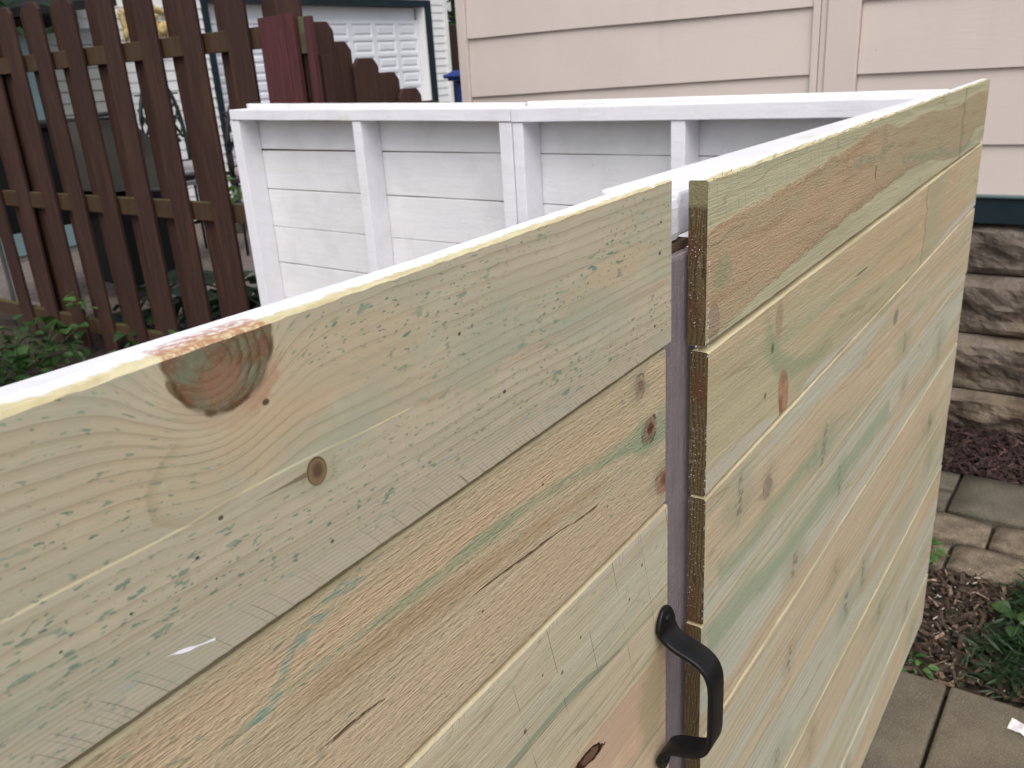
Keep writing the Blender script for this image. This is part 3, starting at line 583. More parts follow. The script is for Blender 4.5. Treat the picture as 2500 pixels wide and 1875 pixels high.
# paver border between the beds
bord = sheet('paver_border', 2.39, 3.02, -2.6, 2.9, -0.038, MS)
def rough_block(name, lx, ly, h, seed, mat, amp=0.004):
    bm = bmesh.new(); box_bm(bm, (0, 0, -h), (lx, ly, 0), 0)
    bmesh.ops.subdivide_edges(bm, edges=[e for e in bm.edges], cuts=3, use_grid_fill=True)
    for v in bm.verts:
        p = v.co
        ex_ = min(p.x, lx - p.x, p.y, ly - p.y); q = noise.noise_vector(Vector((p.x * 14 + seed, p.y * 14, p.z * 14)))
        v.co = p + q * amp
        if p.z > -0.001 - amp and ex_ < 0.012: v.co.z -= 0.006
    bmesh.ops.recalc_face_normals(bm, faces=bm.faces[:]); me = bpy.data.meshes.new(name); bm.to_mesh(me); bm.free(); me.materials.append(mat)
    for p in me.polygons: p.use_smooth = True
    return me
bigp = [rough_block('paver', 0.285, 0.385, 0.05, s, MPV, 0.003) for s in (1, 7)]
smal = [rough_block('paver', 0.150, 0.195, 0.05, s, MPT, 0.006) for s in (3, 9, 15)]
for j in range(-6, 7):
    if j == 1:                              # a pair of small pavers in place of one large one
        for i, (xx, l) in enumerate(((2.742, 1), (2.885, 1))):
            inst('paver', rough_block('paver', 0.136, 0.385, 0.05, 20 + i, MPV, 0.003), bord, (xx, -0.045 + j * 0.397, 0))
    else: inst('paver', bigp[j % 2], bord, (2.742, -0.045 + j * 0.397, 0))
for j in range(-11, 13):
    inst('paver', smal[j % 3], bord, (2.572 + random.uniform(-.004, .004), 0.0 + j * 0.206 + 0.005, -0.006 + random.uniform(-.004, .004)))
    inst('paver', smal[(j + 1) % 3], bord, (2.402 + random.uniform(-.004, .004), 0.09 + j * 0.206, -0.012 + random.uniform(-.004, .004)))
# patio behind the picket fence
patio = sheet('patio', 2.75, 12.0, 2.9, 8.5, -0.036, MS)
pm_ = slab_mesh(0.392, 0.292, 0.04, 0.008, 1); pm_.materials.append(MPP)
for i in range(16):
    for j in range(17):
        inst('paver', pm_, patio, (2.9 + i * 0.4, 3.3 + j * 0.3, random.uniform(-.004, .002)))
# mulch beds
def mulch_mat(name, a, b):
    t = NT(name); g = t.n.new('ShaderNodeNewGeometry'); rp = t.n.new('ShaderNodeValToRGB'); t.l.new(g.outputs['Random Per Island'], rp.inputs[0])
    e = rp.color_ramp.elements; e[0].color = (*a, 1); e[1].color = (*b, 1); e[0].position = 0.0; e[1].position = 0.85
    x = e.new(0.97); x.color = (*[min(1, k * 2.6) for k in b], 1)
    t.base(t.mix(t.mul(t.sst(t.noise(t.P, 150, 3), .4, .6), .4), rp.outputs[0], tuple(k * .5 for k in a))); t.rough(0.9); return t.m
def chips(name, n, x0, x1, y0, y1, z0, mat, lmin, lmax, hgt=0.02, dens=None):
    vs_, fs_ = [], []
    for _ in range(n):
        x, y = random.uniform(x0, x1), random.uniform(y0, y1)
        if dens and random.random() > dens(x, y): continue
        L = random.uniform(lmin, lmax); W = L * random.uniform(0.12, 0.4); T = W * random.uniform(0.15, 0.5)
        m = Matrix.Rotation(random.uniform(0, 6.28), 4, 'Z') @ Matrix.Rotation(random.gauss(0, 0.35), 4, 'Y') @ Matrix.Rotation(random.gauss(0, 0.4), 4, 'X')
        p = Vector((x, y, z0 + random.uniform(0, hgt))); b = len(vs_)
        for (a, c_, d) in ((-.5, -.4, -.5), (.5, -.3, -.5), (.45, .4, -.5), (-.4, .5, -.5), (-.5, -.3, .5), (.4, -.4, .5), (.5, .3, .5), (-.45, .4, .5)):
            vs_.append(p + m @ Vector((a * L, c_ * W, d * T)))
        for f in ((0, 3, 2, 1), (4, 5, 6, 7), (0, 1, 5, 4), (1, 2, 6, 5), (2, 3, 7, 6), (3, 0, 4, 7)): fs_.append(tuple(b + k for k in f))
    return pydata(name, vs_, fs_, None, mat)
MM1 = mulch_mat('red_mulch', (0.024, 0.014, 0.013), (0.060, 0.034, 0.030)); MM2 = mulch_mat('brown_mulch', (0.035, 0.025, 0.018), (0.125, 0.085, 0.06))
sheet('mulch_bed', 3.02, 3.56, -2.6, 2.7, -0.030, MS, 10, 60, 0.012)
tag(chips('mulch', 9000, 3.03, 3.53, -0.9, 1.1, -0.022, MM1, 0.015, 0.055, 0.028), kind='stuff')
sheet('planting_bed', 1.86, 2.40, -2.6, 2.8, -0.042, MS, 10, 60, 0.012)
tag(chips('wood_chips', 5200, 1.88, 2.40, -0.7, 1.0, -0.036, MM2, 0.012, 0.050, 0.032), kind='stuff')
tag(chips('pale_stones', 130, 1.90, 2.40, 0.05, 0.35, -0.012, plain('pale_chip', (0.42, 0.38, 0.34), 0.8), 0.006, 0.014, 0.012), kind='stuff')

# ------------------------------------------------------------------ leaves
def leaf_mat(name, a, b):
    t = NT(name); g = t.n.new('ShaderNodeNewGeometry')
    ob = t.n.new('ShaderNodeObjectInfo'); rr_ = t.math('FRACT', t.add(g.outputs['Random Per Island'], t.mul(ob.outputs['Random'], 7.3)))
    c = t.mix(rr_, a, b); c = t.mix(t.mul(t.sst(t.noise(t.P, 3.0, 3), .4, .6), .25), c, tuple(k * .6 for k in a)); t.base(c); t.rough(0.45); t.b.inputs['Specular IOR Level'].default_value = 0.45
    tr = t.n.new('ShaderNodeBsdfTranslucent'); t.put(tr.inputs['Color'], tuple(k * 1.6 for k in b)); mx = t.n.new('ShaderNodeMixShader'); mx.inputs[0].default_value = 0.22
    out = t.n['Material Output']; t.l.new(t.b.outputs[0], mx.inputs[1]); t.l.new(tr.outputs[0], mx.inputs[2]); t.l.new(mx.outputs[0], out.inputs[0]); return t.m
ML = leaf_mat('weed_leaf', (0.016, 0.048, 0.012), (0.055, 0.120, 0.026)); MLD = leaf_mat('dark_leaf', (0.008, 0.026, 0.009), (0.025, 0.065, 0.018)); MSTEM = plain('stem', (0.05, 0.08, 0.025))
MLB = leaf_mat('bright_leaf', (0.040, 0.110, 0.020), (0.095, 0.200, 0.045))
def leaf_geo(vs_, fs_, p, d, n, L, W, fold=0.25):
    d = d.normalized(); s = d.cross(n).normalized(); n2 = s.cross(d); b = len(vs_)
    prof = ((0, 0.02), (0.18, 0.42), (0.45, 0.5), (0.75, 0.30), (1.0, 0.0))
    for (t_, w_) in prof:
        c = p + d * (L * t_) - n2 * (L * 0.22 * t_ * t_)
        vs_.append(c); vs_.append(c + s * W * w_ + n2 * W * fold * w_); vs_.append(c - s * W * w_ + n2 * W * fold * w_)
    for i in range(4):
        a = b + i * 3; fs_.append((a, a + 3, a + 4, a + 1)); fs_.append((a, a + 2, a + 5, a + 3))
LEAF = {}
def leaf_mesh(mat, ratio):
    key = (mat.name, round(ratio, 1))
    if key not in LEAF:
        v_, f_ = [], []; leaf_geo(v_, f_, Vector((0, 0, 0)), Vector((1, 0, 0)), Vector((0, 0, 1)), 1.0, ratio)
        me = bpy.data.meshes.new('leaf'); me.from_pydata([tuple(v) for v in v_], [], f_); me.materials.append(mat); LEAF[key] = me
    return LEAF[key]
def plant(name, label, cat, loc, n, h, spread, L, W, mat, group=None, seed=1, up_bias=0.7):
    rnd = random.Random(seed); root = thing(name, label, cat, loc, group); sv_, sf_ = [], []
    loc = Vector(loc); me = leaf_mesh(mat, W / L * 1.05); inv = Matrix.Translation(loc).inverted()
    for i in range(n):
        a = rnd.uniform(0, 6.28); r_ = spread * math.sqrt(rnd.random()); hh = h * rnd.uniform(0.25, 1) * (1 - 0.4 * r_ / spread)
        p = loc + Vector((math.cos(a) * r_, math.sin(a) * r_, hh)); a2 = a + rnd.gauss(0, 0.8)
        d = Vector((math.cos(a2), math.sin(a2), rnd.gauss(0.0, 0.35))).normalized(); nn = Vector((rnd.gauss(0, 0.4), rnd.gauss(0, 0.4), 1)); sd_v = nn.cross(d).normalized(); nn = d.cross(sd_v)
        k = L * rnd.uniform(0.6, 1.25); m = Matrix((d * k, sd_v * k, nn * k)).transposed().to_4x4(); m.translation = p
        o = bpy.data.objects.new('leaf', me); C.objects.link(o); o.parent = root; o.matrix_parent_inverse = inv; o.matrix_basis = m
        if i % 3 == 0:
            q, f = tube([loc + Vector((math.cos(a) * r_ * .25, math.sin(a) * r_ * .25, 0)), loc + Vector((math.cos(a) * r_ * .7, math.sin(a) * r_ * .7, hh * .6)), p], 0.0016, 4)
            b = len(sv_); sv_ += q; sf_ += [tuple(k2 + b for k2 in ff) for ff in f]
    pydata('stem', sv_, sf_, root, MSTEM); return root
def cover(name, n, x0, x1, y0, y1, z0, h, L, W, mat, dens=None):
    vs_, fs_ = [], []
    for _ in range(n):
        x, y = random.uniform(x0, x1), random.uniform(y0, y1)
        if dens and random.random() > dens(x, y): continue
        a = random.uniform(0, 6.28)
        leaf_geo(vs_, fs_, Vector((x, y, z0 + random.random() ** 1.5 * h)), Vector((math.cos(a), math.sin(a), random.gauss(0.25, 0.5))), Vector((random.gauss(0, .5), random.gauss(0, .5), 1)), L * random.uniform(.5, 1.3), W * random.uniform(.6, 1.3))
    return tag(pydata(name, vs_, fs_, None, mat), kind='stuff')
def dn(x, y):                               # bed vegetation thickens away from the gate
    return max(0.0, min(1.0, (0.165 - 0.10 * (x - 2.0) - y + 0.05 * noise.noise(Vector((x * 9, y * 9, 0)))) / 0.09))
cover('ground_cover', 3800, 1.90, 2.40, -0.75, 0.25, -0.02, 0.075, 0.045, 0.010, MLD, dn)
cover('grass', 9000, 1.90, 2.40, -0.75, 0.25, -0.02, 0.085, 0.050, 0.0028, MLD, lambda x, y: dn(x, y) * (1 if x < 2.12 else 0.5))
plant('weed', 'broad-leaved green weed at the right edge of the bed', 'weed', (2.10, -0.005, -0.02), 26, 0.14, 0.10, 0.055, 0.045, ML, seed=3)
plant('weed', 'small weed with pale leaves in the middle of the bed before the pavers', 'weed', (2.20, 0.085, -0.02), 12, 0.10, 0.055, 0.040, 0.032, ML, seed=4)
plant('weed', 'low bright green weed against the paver border just past the gate end', 'weed', (2.42, 0.355, -0.01), 26, 0.07, 0.05, 0.030, 0.018, MLB, seed=5)
plant('weed', 'tiny weed sprouting at the slab edge beside the bottom of the gate', 'weed', (1.895, 0.262, -0.02), 12, 0.05, 0.03, 0.025, 0.016, MLB, seed=6)

# ================================================================== HOUSE on the right
HX = 3.45
house = thing('house', 'pinkish beige clapboard house on a rough stone base with dark teal band', 'house', (HX + 1.5, 0.0, 0))
def siding_mat():
    t = NT('beige_siding'); n = t.noise(t.P, 1.3, 4, 0.6); c = t.mix(t.sst(n, .35, .65), (0.600, 0.520, 0.470), (0.565, 0.488, 0.445))
    dr = t.noise(t.vec(t.mul(t.x, 5), t.mul(t.y, 9), t.mul(t.z, 0.9)), 1, 5, 0.65); c = t.mix(t.mul(t.sst(dr, .52, .72), .30), c, (0.50, 0.445, 0.40))
    f = t.noise(t.vec(t.mul(t.x, 30), t.mul(t.y, 18), t.mul(t.z, 120)), 1, 5, 0.65); c = t.mix(t.mul(t.sst(f, .55, .72), .12), c, (0.46, 0.39, 0.35))
    sp = t.voro(t.P, 16); k = t.sst(t.noise(t.P, 5, 2), .60, .66); c = t.mix(t.mul(t.sst(sp, .07, .03), t.mul(k, .5)), c, (0.30, 0.26, 0.22))
    t.base(c); t.rough(0.55); t.bump(f, 0.30, 0.002); return t.m
MSD = siding_mat()
MTE = plain('teal_paint', (0.007, 0.018, 0.025), 0.5, 0.2, 5)
def lap(name, y0, y1, zb0, zb1, zt0, zt1):  # a clapboard: thick lower edge, tapered to its top; z at y0 and y1; slightly wavy
    vs_, fs_, n = [], [], 14
    for i in range(n + 1):
        a = i / n; y = y0 + (y1 - y0) * a; wv = 0.0035 * noise.noise(Vector((y * 1.3, zb0 * 5, 0))); wo = 0.003 * noise.noise(Vector((y * 2.1, zb0 * 7, 4)))
        zb, zt = zb0 + (zb1 - zb0) * a + wv, zt0 + (zt1 - zt0) * a
        vs_ += [(HX - 0.017 - wo, y, zb), (HX - 0.003, y, zt), (HX + .01, y, zt), (HX + .01, y, zb)]
    for i in range(n):
        for k in range(4): k2 = (k + 1) % 4; fs_.append((i * 4 + k, i * 4 + k2, i * 4 + 4 + k2, i * 4 + 4 + k))
    fs_ += [(0, 3, 2, 1), (n * 4, n * 4 + 1, n * 4 + 2, n * 4 + 3)]
    return pydata(name, vs_, fs_, house, MSD)
lj = [0.880, 1.051, 1.304, 1.548, 1.80, 2.05, 2.30, 2.55, 2.80]; lj2 = [0.880, 1.051, 1.310, 1.543, 1.79, 2.04, 2.29, 2.54, 2.79]; lj3 = [0.880, 1.035, 1.280, 1.541, 1.80, 2.05, 2.30, 2.55, 2.80]
for k in range(len(lj) - 1):
    ov = 0.012
    for (ya, yb) in ((-3.2, -1.33), (-1.327, 0.903)): lap('clapboard', ya, yb, lj[k] - (0.903 - yb) * 0.012, lj[k], lj[k + 1] + ov, lj[k + 1] + ov)
    lap('clapboard', 1.075, 2.690, lj2[k], lj3[k], lj2[k + 1] + ov, lj3[k + 1] + ov)
box('wall', (HX, -3.2, 0.7865), (HX + 3.0, 2.69, 3.2), house, MSD, 0)
box('trim_board', (HX - 0.030, 0.905, 0.86), (HX + 0.01, 1.020, 3.2), house, MSD, 0.004)
box('trim_board', (HX - 0.018, 1.023, 0.86), (HX + 0.01, 1.045, 3.2), house, MSD, 0.002)
box('trim_board', (HX - 0.026, 1.047, 0.86), (HX + 0.01, 1.073, 3.2), house, MSD, 0.003)
box('corner_board', (HX - 0.026, 2.692, 0.82), (HX + 3.0, 2.745, 3.2), house, MSD, 0.004)
box('water_table', (HX - 0.050, -3.2, 0.787), (HX + 0.02, 2.75, 0.876), house, MTE, 0.003)
box('drip_cap', (HX - 0.060, -3.2, 0.8765), (HX + 0.02, 2.75, 0.8835), house, plain('teal_cap', (0.06, 0.10, 0.11), 0.35), 0.002)
def stone_mat():
    t = NT('rock_faced_stone'); ob = t.n.new('ShaderNodeObjectInfo')
    n = t.noise(t.P, 7, 6, 0.65); f = t.noise(t.P, 60, 5, 0.65)
    c = t.mix(t.sst(n, 0.35, 0.65), (0.120, 0.090, 0.064), (0.235, 0.190, 0.150))
    c = t.mix(t.mul(t.sst(t.noise(t.P, 4.3, 3), 0.50, 0.62), 0.6), c, (0.22, 0.165, 0.10))
    c = t.mix(t.mul(ob.outputs['Random'], 0.35), c, (0.20, 0.18, 0.165))
    c = t.mix(t.mul(t.sst(f, 0.55, 0.7), 0.4), c, (0.34, 0.32, 0.30)); c = t.mix(t.mul(t.sst(f, 0.45, 0.3), 0.35), c, (0.06, 0.048, 0.038))
    t.base(c); t.rough(0.9); t.bump(t.add(f, t.noise(t.P, 220, 3)), 0.9, 0.008); return t.m
MST = stone_mat(); MMO = plain('dark_mortar', (0.035, 0.028, 0.024), 0.95)
box('foundation', (HX + 0.03, -3.2, -0.04), (HX + 0.3, 2.74, 0.786), house, MMO, 0)
def stone(y0, y1, z0, z1, seed):
    ny, nz = max(8, int((y1 - y0) / 0.02)), 14; vs_, fs_ = [], []
    for i in range(ny + 1):
        for j in range(nz + 1):
            a, b = i / ny, j / nz; y = y0 + (y1 - y0) * a; z = z0 + (z1 - z0) * b
            e = min(a, 1 - a) * (y1 - y0); e2 = min(b, 1 - b) * (z1 - z0)
            rim = min(1, e / 0.03) * min(1, e2 / 0.022)
            q = noise.fractal(Vector((y * 7, z * 8, seed * 3.1)), 0.8, 2.1, 5)
            ledge = 0.014 * math.tanh(8 * (b - 0.42 + 0.30 * noise.noise(Vector((y * 7, seed, 0)))))
            out = 0.010 + rim * (0.034 + 0.022 * q + ledge)
            vs_.append((HX + 0.035 - out * 1.25, y + 0.004 * noise.noise(Vector((z * 20, i, seed))) * (1 if 0 < i < ny else 0), z))
    for i in range(ny):
        for j in range(nz):
            a = i * (nz + 1) + j; fs_.append((a, a + 1, a + nz + 2, a + nz + 1))
    return pydata('stone', vs_, fs_, house, MST, False)
sd_ = 0
for (z0, z1) in ((0.595, 0.784), (0.367, 0.588), (0.146, 0.361), (-0.03, 0.140)):
    y = -3.0 + random.uniform(0, 0.3)
    while y < 2.7:
        L = random.uniform(0.8, 1.3); y1 = min(y + L, 2.72); y1 = 0.78 if 0.0 < y1 < 0.6 else y1; sd_ += 1
        stone(y + 0.004, y1 - 0.004, z0, z1, sd_); y = y1

# ================================================================== GARAGE at the back
GY = 8.58
gar = thing('garage', 'white lap-sided garage with a teal-trimmed white panel door', 'garage', (8.0, GY + 2.5, 0))
MGS = plain('white_vinyl', (0.83, 0.82, 0.81), 0.45, 0.03, 2); MGD = plain('white_door', (0.79, 0.81, 0.85), 0.4, 0.03, 2)
box('wall', (4.9, GY + 0.03, 0), (6.40, GY + 5, 3.3), gar, MGS, 0)
box('wall', (10.02, GY + 0.03, 0), (10.49, GY + 5, 3.3), gar, MGS, 0)
box('wall', (6.401, GY + 0.03, 2.30), (10.019, GY + 5, 3.3), gar, MGS, 0)
def lap_mesh(L, h):
    me = bpy.data.meshes.new('siding_board')
    v = [(0, 0.0, 0), (L, 0.0, 0), (L, 0.012, h), (0, 0.012, h), (0, 0.035, 0), (L, 0.035, 0), (L, 0.035, h), (0, 0.035, h)]
    me.from_pydata(v, [], [(0, 1, 2, 3), (4, 7, 6, 5), (0, 4, 5, 1), (3, 2, 6, 7), (0, 3, 7, 4), (1, 5, 6, 2)]); me.materials.append(MGS); return me
a_, b_ = lap_mesh(1.42, 0.1050), lap_mesh(0.275, 0.1050); c_ = lap_mesh(3.86, 0.105)
for k in range(30):
    z = 0.173 + k * 0.1016
    inst('siding_board', a_, gar, (4.90, GY - 0.004, z)); inst('siding_board', b_, gar, (10.142, GY - 0.004, z))
    if z > 2.36: inst('siding_board', c_, gar, (6.30, GY - 0.004, z))
box('corner_board', (10.42, GY - 0.02, 0), (10.50, GY + 0.1, 3.3), gar, MGS, 0.004)
box('door_trim', (6.32, GY - 0.02, 0), (6.40, GY + 0.04, 2.36), gar, MTE, 0.003)
box('door_trim', (10.02, GY - 0.02, 0), (10.14, GY + 0.04, 2.36), gar, MTE, 0.003)
box('door_trim', (6.403, GY - 0.022, 2.275), (10.017, GY + 0.04, 2.36), gar, MTE, 0.003)
box('roof', (4.4, GY - 0.22, 2.95), (10.95, GY + 5.2, 3.05), gar, plain('eave', (0.55, 0.55, 0.54), 0.7), 0.01)
box('jamb', (9.985, GY + 0.0, 0), (10.017, GY + 0.14, 2.272), gar, MGS, 0.002)
door = box('garage_door', (6.405, GY + 0.165, 0.0), (9.983, GY + 0.20, 2.27), gar, MGD, 0)
def panel_mesh(w_, h_):
    me = bpy.data.meshes.new('door_panel'); vs_ = []
    for (ins, d) in ((0, 0.0), (0.014, 0.014), (0.030, 0.014), (0.050, 0.001)):
        vs_ += [(ins, d, ins), (w_ - ins, d, ins), (w_ - ins, d, h_ - ins), (ins, d, h_ - ins)]
    fs_ = []
    for k in range(3):
        for e in range(4): fs_.append((k * 4 + e, k * 4 + (e + 1) % 4, (k + 1) * 4 + (e + 1) % 4, (k + 1) * 4 + e))
    fs_.append((12, 13, 14, 15)); me.from_pydata(vs_, [], fs_); me.materials.append(MGD); return me
pn_ = panel_mesh(0.37, 0.165)
bm = bmesh.new()                            # stiles and section rails standing proud of the embossed panels
zs = [0.02 + 0.2065 * k for k in range(12)]
for k in range(11): box_bm(bm, (6.405, GY + 0.120, zs[k] - 0.020), (9.983, GY + 0.134, zs[k] + 0.0215))
for i in range(9): 
    xx = 6.42 + i * 0.447 - 0.039 - 0.015
    for k in range(10): box_bm(bm, (max(xx, 6.406), GY + 0.1205, zs[k] + 0.0215), (min(xx + 0.077, 9.982), GY + 0.134, zs[k + 1] - 0.020))
bm_obj('door_frame', bm, door, MGD)
for i in range(8):
    for k in range(10): inst('door_panel', pn_, door, (6.42 + i * 0.447 + 0.023, GY + 0.1215, zs[k] + 0.0215))
# sun ornament on the siding
sun_o = thing('sun_ornament', 'yellow wooden sun face with curling rays hung on the white siding', 'ornament', (5.60, GY - 0.03, 2.0))
MYE = plain('yellow_wood', (0.62, 0.47, 0.20), 0.55, 0.15, 8)
vs_, fs_ = [], []
for k in range(32):
    a = 2 * math.pi * k / 32
    for (r_, y) in ((0.0, -0.05), (0.13, -0.035), (0.165, 0.0)): vs_.append((5.60 + r_ * math.cos(a), GY - 0.03 + y, 2.0 + r_ * math.sin(a)))
for k in range(32):
    k2 = (k + 1) % 32; fs_ += [(k * 3, k * 3 + 1, k2 * 3 + 1), (k * 3 + 1, k * 3 + 2, k2 * 3 + 2, k2 * 3 + 1)]
pydata('face', vs_, fs_, sun_o, MYE, True)
for k in range(12):                         # wavy rays, each a curved tapering tube
    a = 2 * math.pi * (k + .5) / 12; pts, rr = [], []
    for i in range(9):
        t_ = i / 8; r_ = 0.14 + 0.19 * t_; aa = a + 0.34 * math.sin(t_ * 5.2) * (1 if k % 2 else -1)
        pts.append((5.60 + r_ * math.cos(aa), GY - 0.03, 2.0 + r_ * math.sin(aa))); rr.append(0.050 * (1 - t_) + 0.007)
    q, f = tube(pts, rr, 8); pydata('ray', q, f, sun_o, MYE, True)
for s_ in (-1, 1):
    q, f = tube([(5.60 + s_ * 0.05 + 0.022 * math.cos(t_), GY - 0.083, 2.03 + 0.012 * math.sin(t_)) for t_ in [i * 6.283 / 10 for i in range(11)]], 0.006, 6); pydata('eye', q, f, sun_o, MYE, True)
q, f = tube([(5.60 + 0.055 * math.cos(t_), GY - 0.08, 1.97 + 0.035 * math.sin(t_)) for t_ in [math.pi + i * math.pi / 8 for i in range(9)]], 0.007, 6); pydata('mouth', q, f, sun_o, MYE, True)

# grey shed with pale blue door left of the garage
shed = thing('shed', 'grey-green sided shed with a pale blue door behind the leftmost fence pickets', 'shed', (4.0, 9.0, 0))
MGR = plain('grey_siding', (0.30, 0.31, 0.285), 0.6, 0.05, 3); MBL = plain('pale_blue', (0.20, 0.30, 0.32), 0.5, 0.06, 3)
box('wall', (2.0, 8.29, 0), (4.88, 9.6, 1.99), shed, MGR, 0)
g_ = bpy.data.meshes.new('siding_board'); g_.from_pydata([(0, 0, 0), (.60, 0, 0), (.60, .012, .105), (0, .012, .105), (0, .03, 0), (.60, .03, 0), (.60, .03, .105), (0, .03, .105)], [], [(0, 1, 2, 3), (0, 4, 5, 1), (3, 2, 6, 7), (0, 3, 7, 4), (1, 5, 6, 2)]); g_.materials.append(MGR)
for k in range(18): inst('siding_board', g_, shed, (4.27, 8.26, 0.12 + k * 0.1016))
box('corner_board', (4.22, 8.24, 0), (4.268, 8.29, 1.98), shed, MGR, 0.003)
box('door', (3.55, 8.262, 0.05), (4.215, 8.288, 1.90), shed, MBL, 0.004)
pydata('roof', [(1.9, 8.0, 1.84), (4.98, 8.0, 2.16), (4.98, 9.8, 2.5), (1.9, 9.8, 2.2), (1.9, 8.0, 1.90), (4.98, 8.0, 2.24), (4.98, 9.8, 2.58), (1.9, 9.8, 2.28)],
       [(0, 3, 2, 1), (4, 5, 6, 7), (0, 1, 5, 4), (1, 2, 6, 5), (2, 3, 7, 6), (3, 0, 4, 7)], shed, plain('dark_shingle', (0.016, 0.018, 0.017), 0.9, 0.3, 20))

# ------------------------------------------------------------------ trees
def tree(label, loc, h, r_, zc, n, mat, seed, cat='tree', lx=0.16):
    rnd = random.Random(seed); root = thing('tree', label, cat, loc); L = Vector(loc); MB = plain('bark', (0.05, 0.04, 0.03), 0.9, 0.3, 8, 0.5, 30)
    sv_, sf_ = tube([L, L + Vector((0.05, 0, h * .4)), L + Vector((0, 0.08, h * .8))], [0.14, 0.10, 0.04], 10)
    ends = []
    for k in range(9):
        a = rnd.uniform(0, 6.28); z = h * rnd.uniform(0.25, 0.7); e = L + Vector((math.cos(a) * r_ * .7, math.sin(a) * r_ * .7, z + r_ * 0.5)); ends.append(e)
        q, f = tube([L + Vector((0, 0, z)), (L + Vector((0, 0, z)) + e) / 2 + Vector((0, 0, -0.05)), e], [0.05, 0.03, 0.012], 6); b = len(sv_); sv_ += q; sf_ += [tuple(i + b for i in ff) for ff in f]
    pydata('trunk', sv_, sf_, root, MB, True)
    vs_, fs_ = [], []
    cl = [L + Vector((rnd.gauss(0, r_ * .5), rnd.gauss(0, r_ * .5), rnd.uniform(zc, h))) for _ in range(34)] + ends
    for _ in range(n):
        c = rnd.choice(cl); p = c + Vector((rnd.gauss(0, r_ * .17), rnd.gauss(0, r_ * .17), rnd.gauss(0, r_ * .15)))
        a = rnd.uniform(0, 6.28); leaf_geo(vs_, fs_, p, Vector((math.cos(a), math.sin(a), rnd.gauss(-0.2, .5))), Vector((rnd.gauss(0, .6), rnd.gauss(0, .6), 1)), lx * rnd.uniform(.6, 1.3), lx * .6)
    pydata('crown', vs_, fs_, root, mat); return root
tree('leafy green tree in the gap between the garage and the beige house', (17.2, 13.8, 0), 5.0, 1.6, 2.0, 5200, ML, 3)
tree('dark bushy tree above the shed at the top left corner', (4.4, 10.6, 0), 5.2, 1.7, 1.6, 9000, MLD, 5)
tree('dark tree behind the leftmost pickets left of the shed', (1.2, 10.2, 0), 5.0, 1.8, 1.0, 9000, MLD, 8)

# ------------------------------------------------------------------ brown picket fences
def stain(name, a, b, moss=0.0, worn=0.35):
    t = NT(name); ob = t.n.new('ShaderNodeObjectInfo'); off = t.mul(ob.outputs['Random'], 30)
    v = t.vec(t.mul(t.x, 60), t.mul(t.y, 60), t.add(t.mul(t.z, 3.5), off)); n = t.noise(v, 1, 4, 0.6)
    v2 = t.vec(t.mul(t.x, 9), t.mul(t.y, 9), t.add(t.mul(t.z, 2.0), off)); n2 = t.noise(v2, 1, 3, 0.6)
    c = t.mix(t.sst(n, 0.35, 0.68), a, b); c = t.mix(t.mul(t.sst(n2, 0.50, 0.66), worn), c, (0.085, 0.045, 0.020))
    c = t.mix(t.mul(ob.outputs['Random'], 0.35), c, tuple(k * 0.55 for k in a))
    ch_ = t.noise(t.vec(t.mul(t.x, 30), t.mul(t.y, 30), t.add(t.mul(t.z, 14), off)), 1, 4, 0.7); c = t.mix(t.mul(t.sst(ch_, 0.72, 0.76), 0.5), c, (0.22, 0.17, 0.14))
    if moss:
        g = t.n.new('ShaderNodeNewGeometry'); s_ = t.n.new('ShaderNodeSeparateXYZ'); t.l.new(g.outputs['Normal'], s_.inputs[0])
        c = t.mix(t.mul(t.sst(t.add(s_.outputs[2], t.mul(t.noise(t.P, 30, 4), 0.6)), 0.5, 1.0), moss), c, (0.085, 0.080, 0.026))
        c = t.mix(t.mul(t.sst(t.noise(t.P, 14, 4), 0.45, 0.62), moss * 0.6), c, (0.060, 0.040, 0.018))
    t.base(c); t.rough(0.62); t.bump(n, 0.4, 0.002); return t.m
MBR = stain('brown_stain', (0.036, 0.0165, 0.0128), (0.057, 0.026, 0.019)); MRL = stain('mossy_rail', (0.048, 0.026, 0.014), (0.074, 0.040, 0.021), 0.85)
MPU = stain('purple_stain', (0.065, 0.020, 0.024), (0.105, 0.030, 0.034), 0, 0.1); MGP = stain('mossy_post', (0.07, 0.075, 0.04), (0.11, 0.12, 0.07), 0.9)
def picket_mesh(h, w_=0.14, th=0.019, ear=0.028, flat=False, mat=None, axis='y'):
    o_ = [(-w_ / 2, 0), (w_ / 2, 0), (w_ / 2, h - ear * 1.2), (w_ / 2 - ear, h), (-w_ / 2 + ear, h), (-w_ / 2, h - ear * 1.2)] if not flat else [(-w_ / 2, 0), (w_ / 2, 0), (w_ / 2, h), (-w_ / 2, h)]
    n = len(o_); vs_ = []
    for s_ in (0, th):
        for (a, z) in o_: vs_.append((s_, a, z) if axis == 'y' else (a, s_, z))
    fs_ = [tuple(range(n)), tuple(range(n, 2 * n))[::-1]] + [(k, k + n, (k + 1) % n + n, (k + 1) % n) for k in range(n)]
    bm = bmesh.new(); bv = [bm.verts.new(v) for v in vs_]
    for f in fs_: bm.faces.new([bv[i] for i in f])
    bmesh.ops.bevel(bm, geom=bm.edges[:], offset=0.0025, segments=1, affect='EDGES'); bmesh.ops.recalc_face_normals(bm, faces=bm.faces[:])
    me = bpy.data.meshes.new('picket'); bm.to_mesh(me); bm.free(); me.materials.append(mat); return me
FX = 2.45
fence = thing('picket_fence', 'dark brown shadowbox picket fence with mossy rails along the left', 'fence', (FX, 4.4, 0))
pk = picket_mesh(1.86, mat=MBR); pk2 = picket_mesh(1.86, 0.135, mat=MBR)
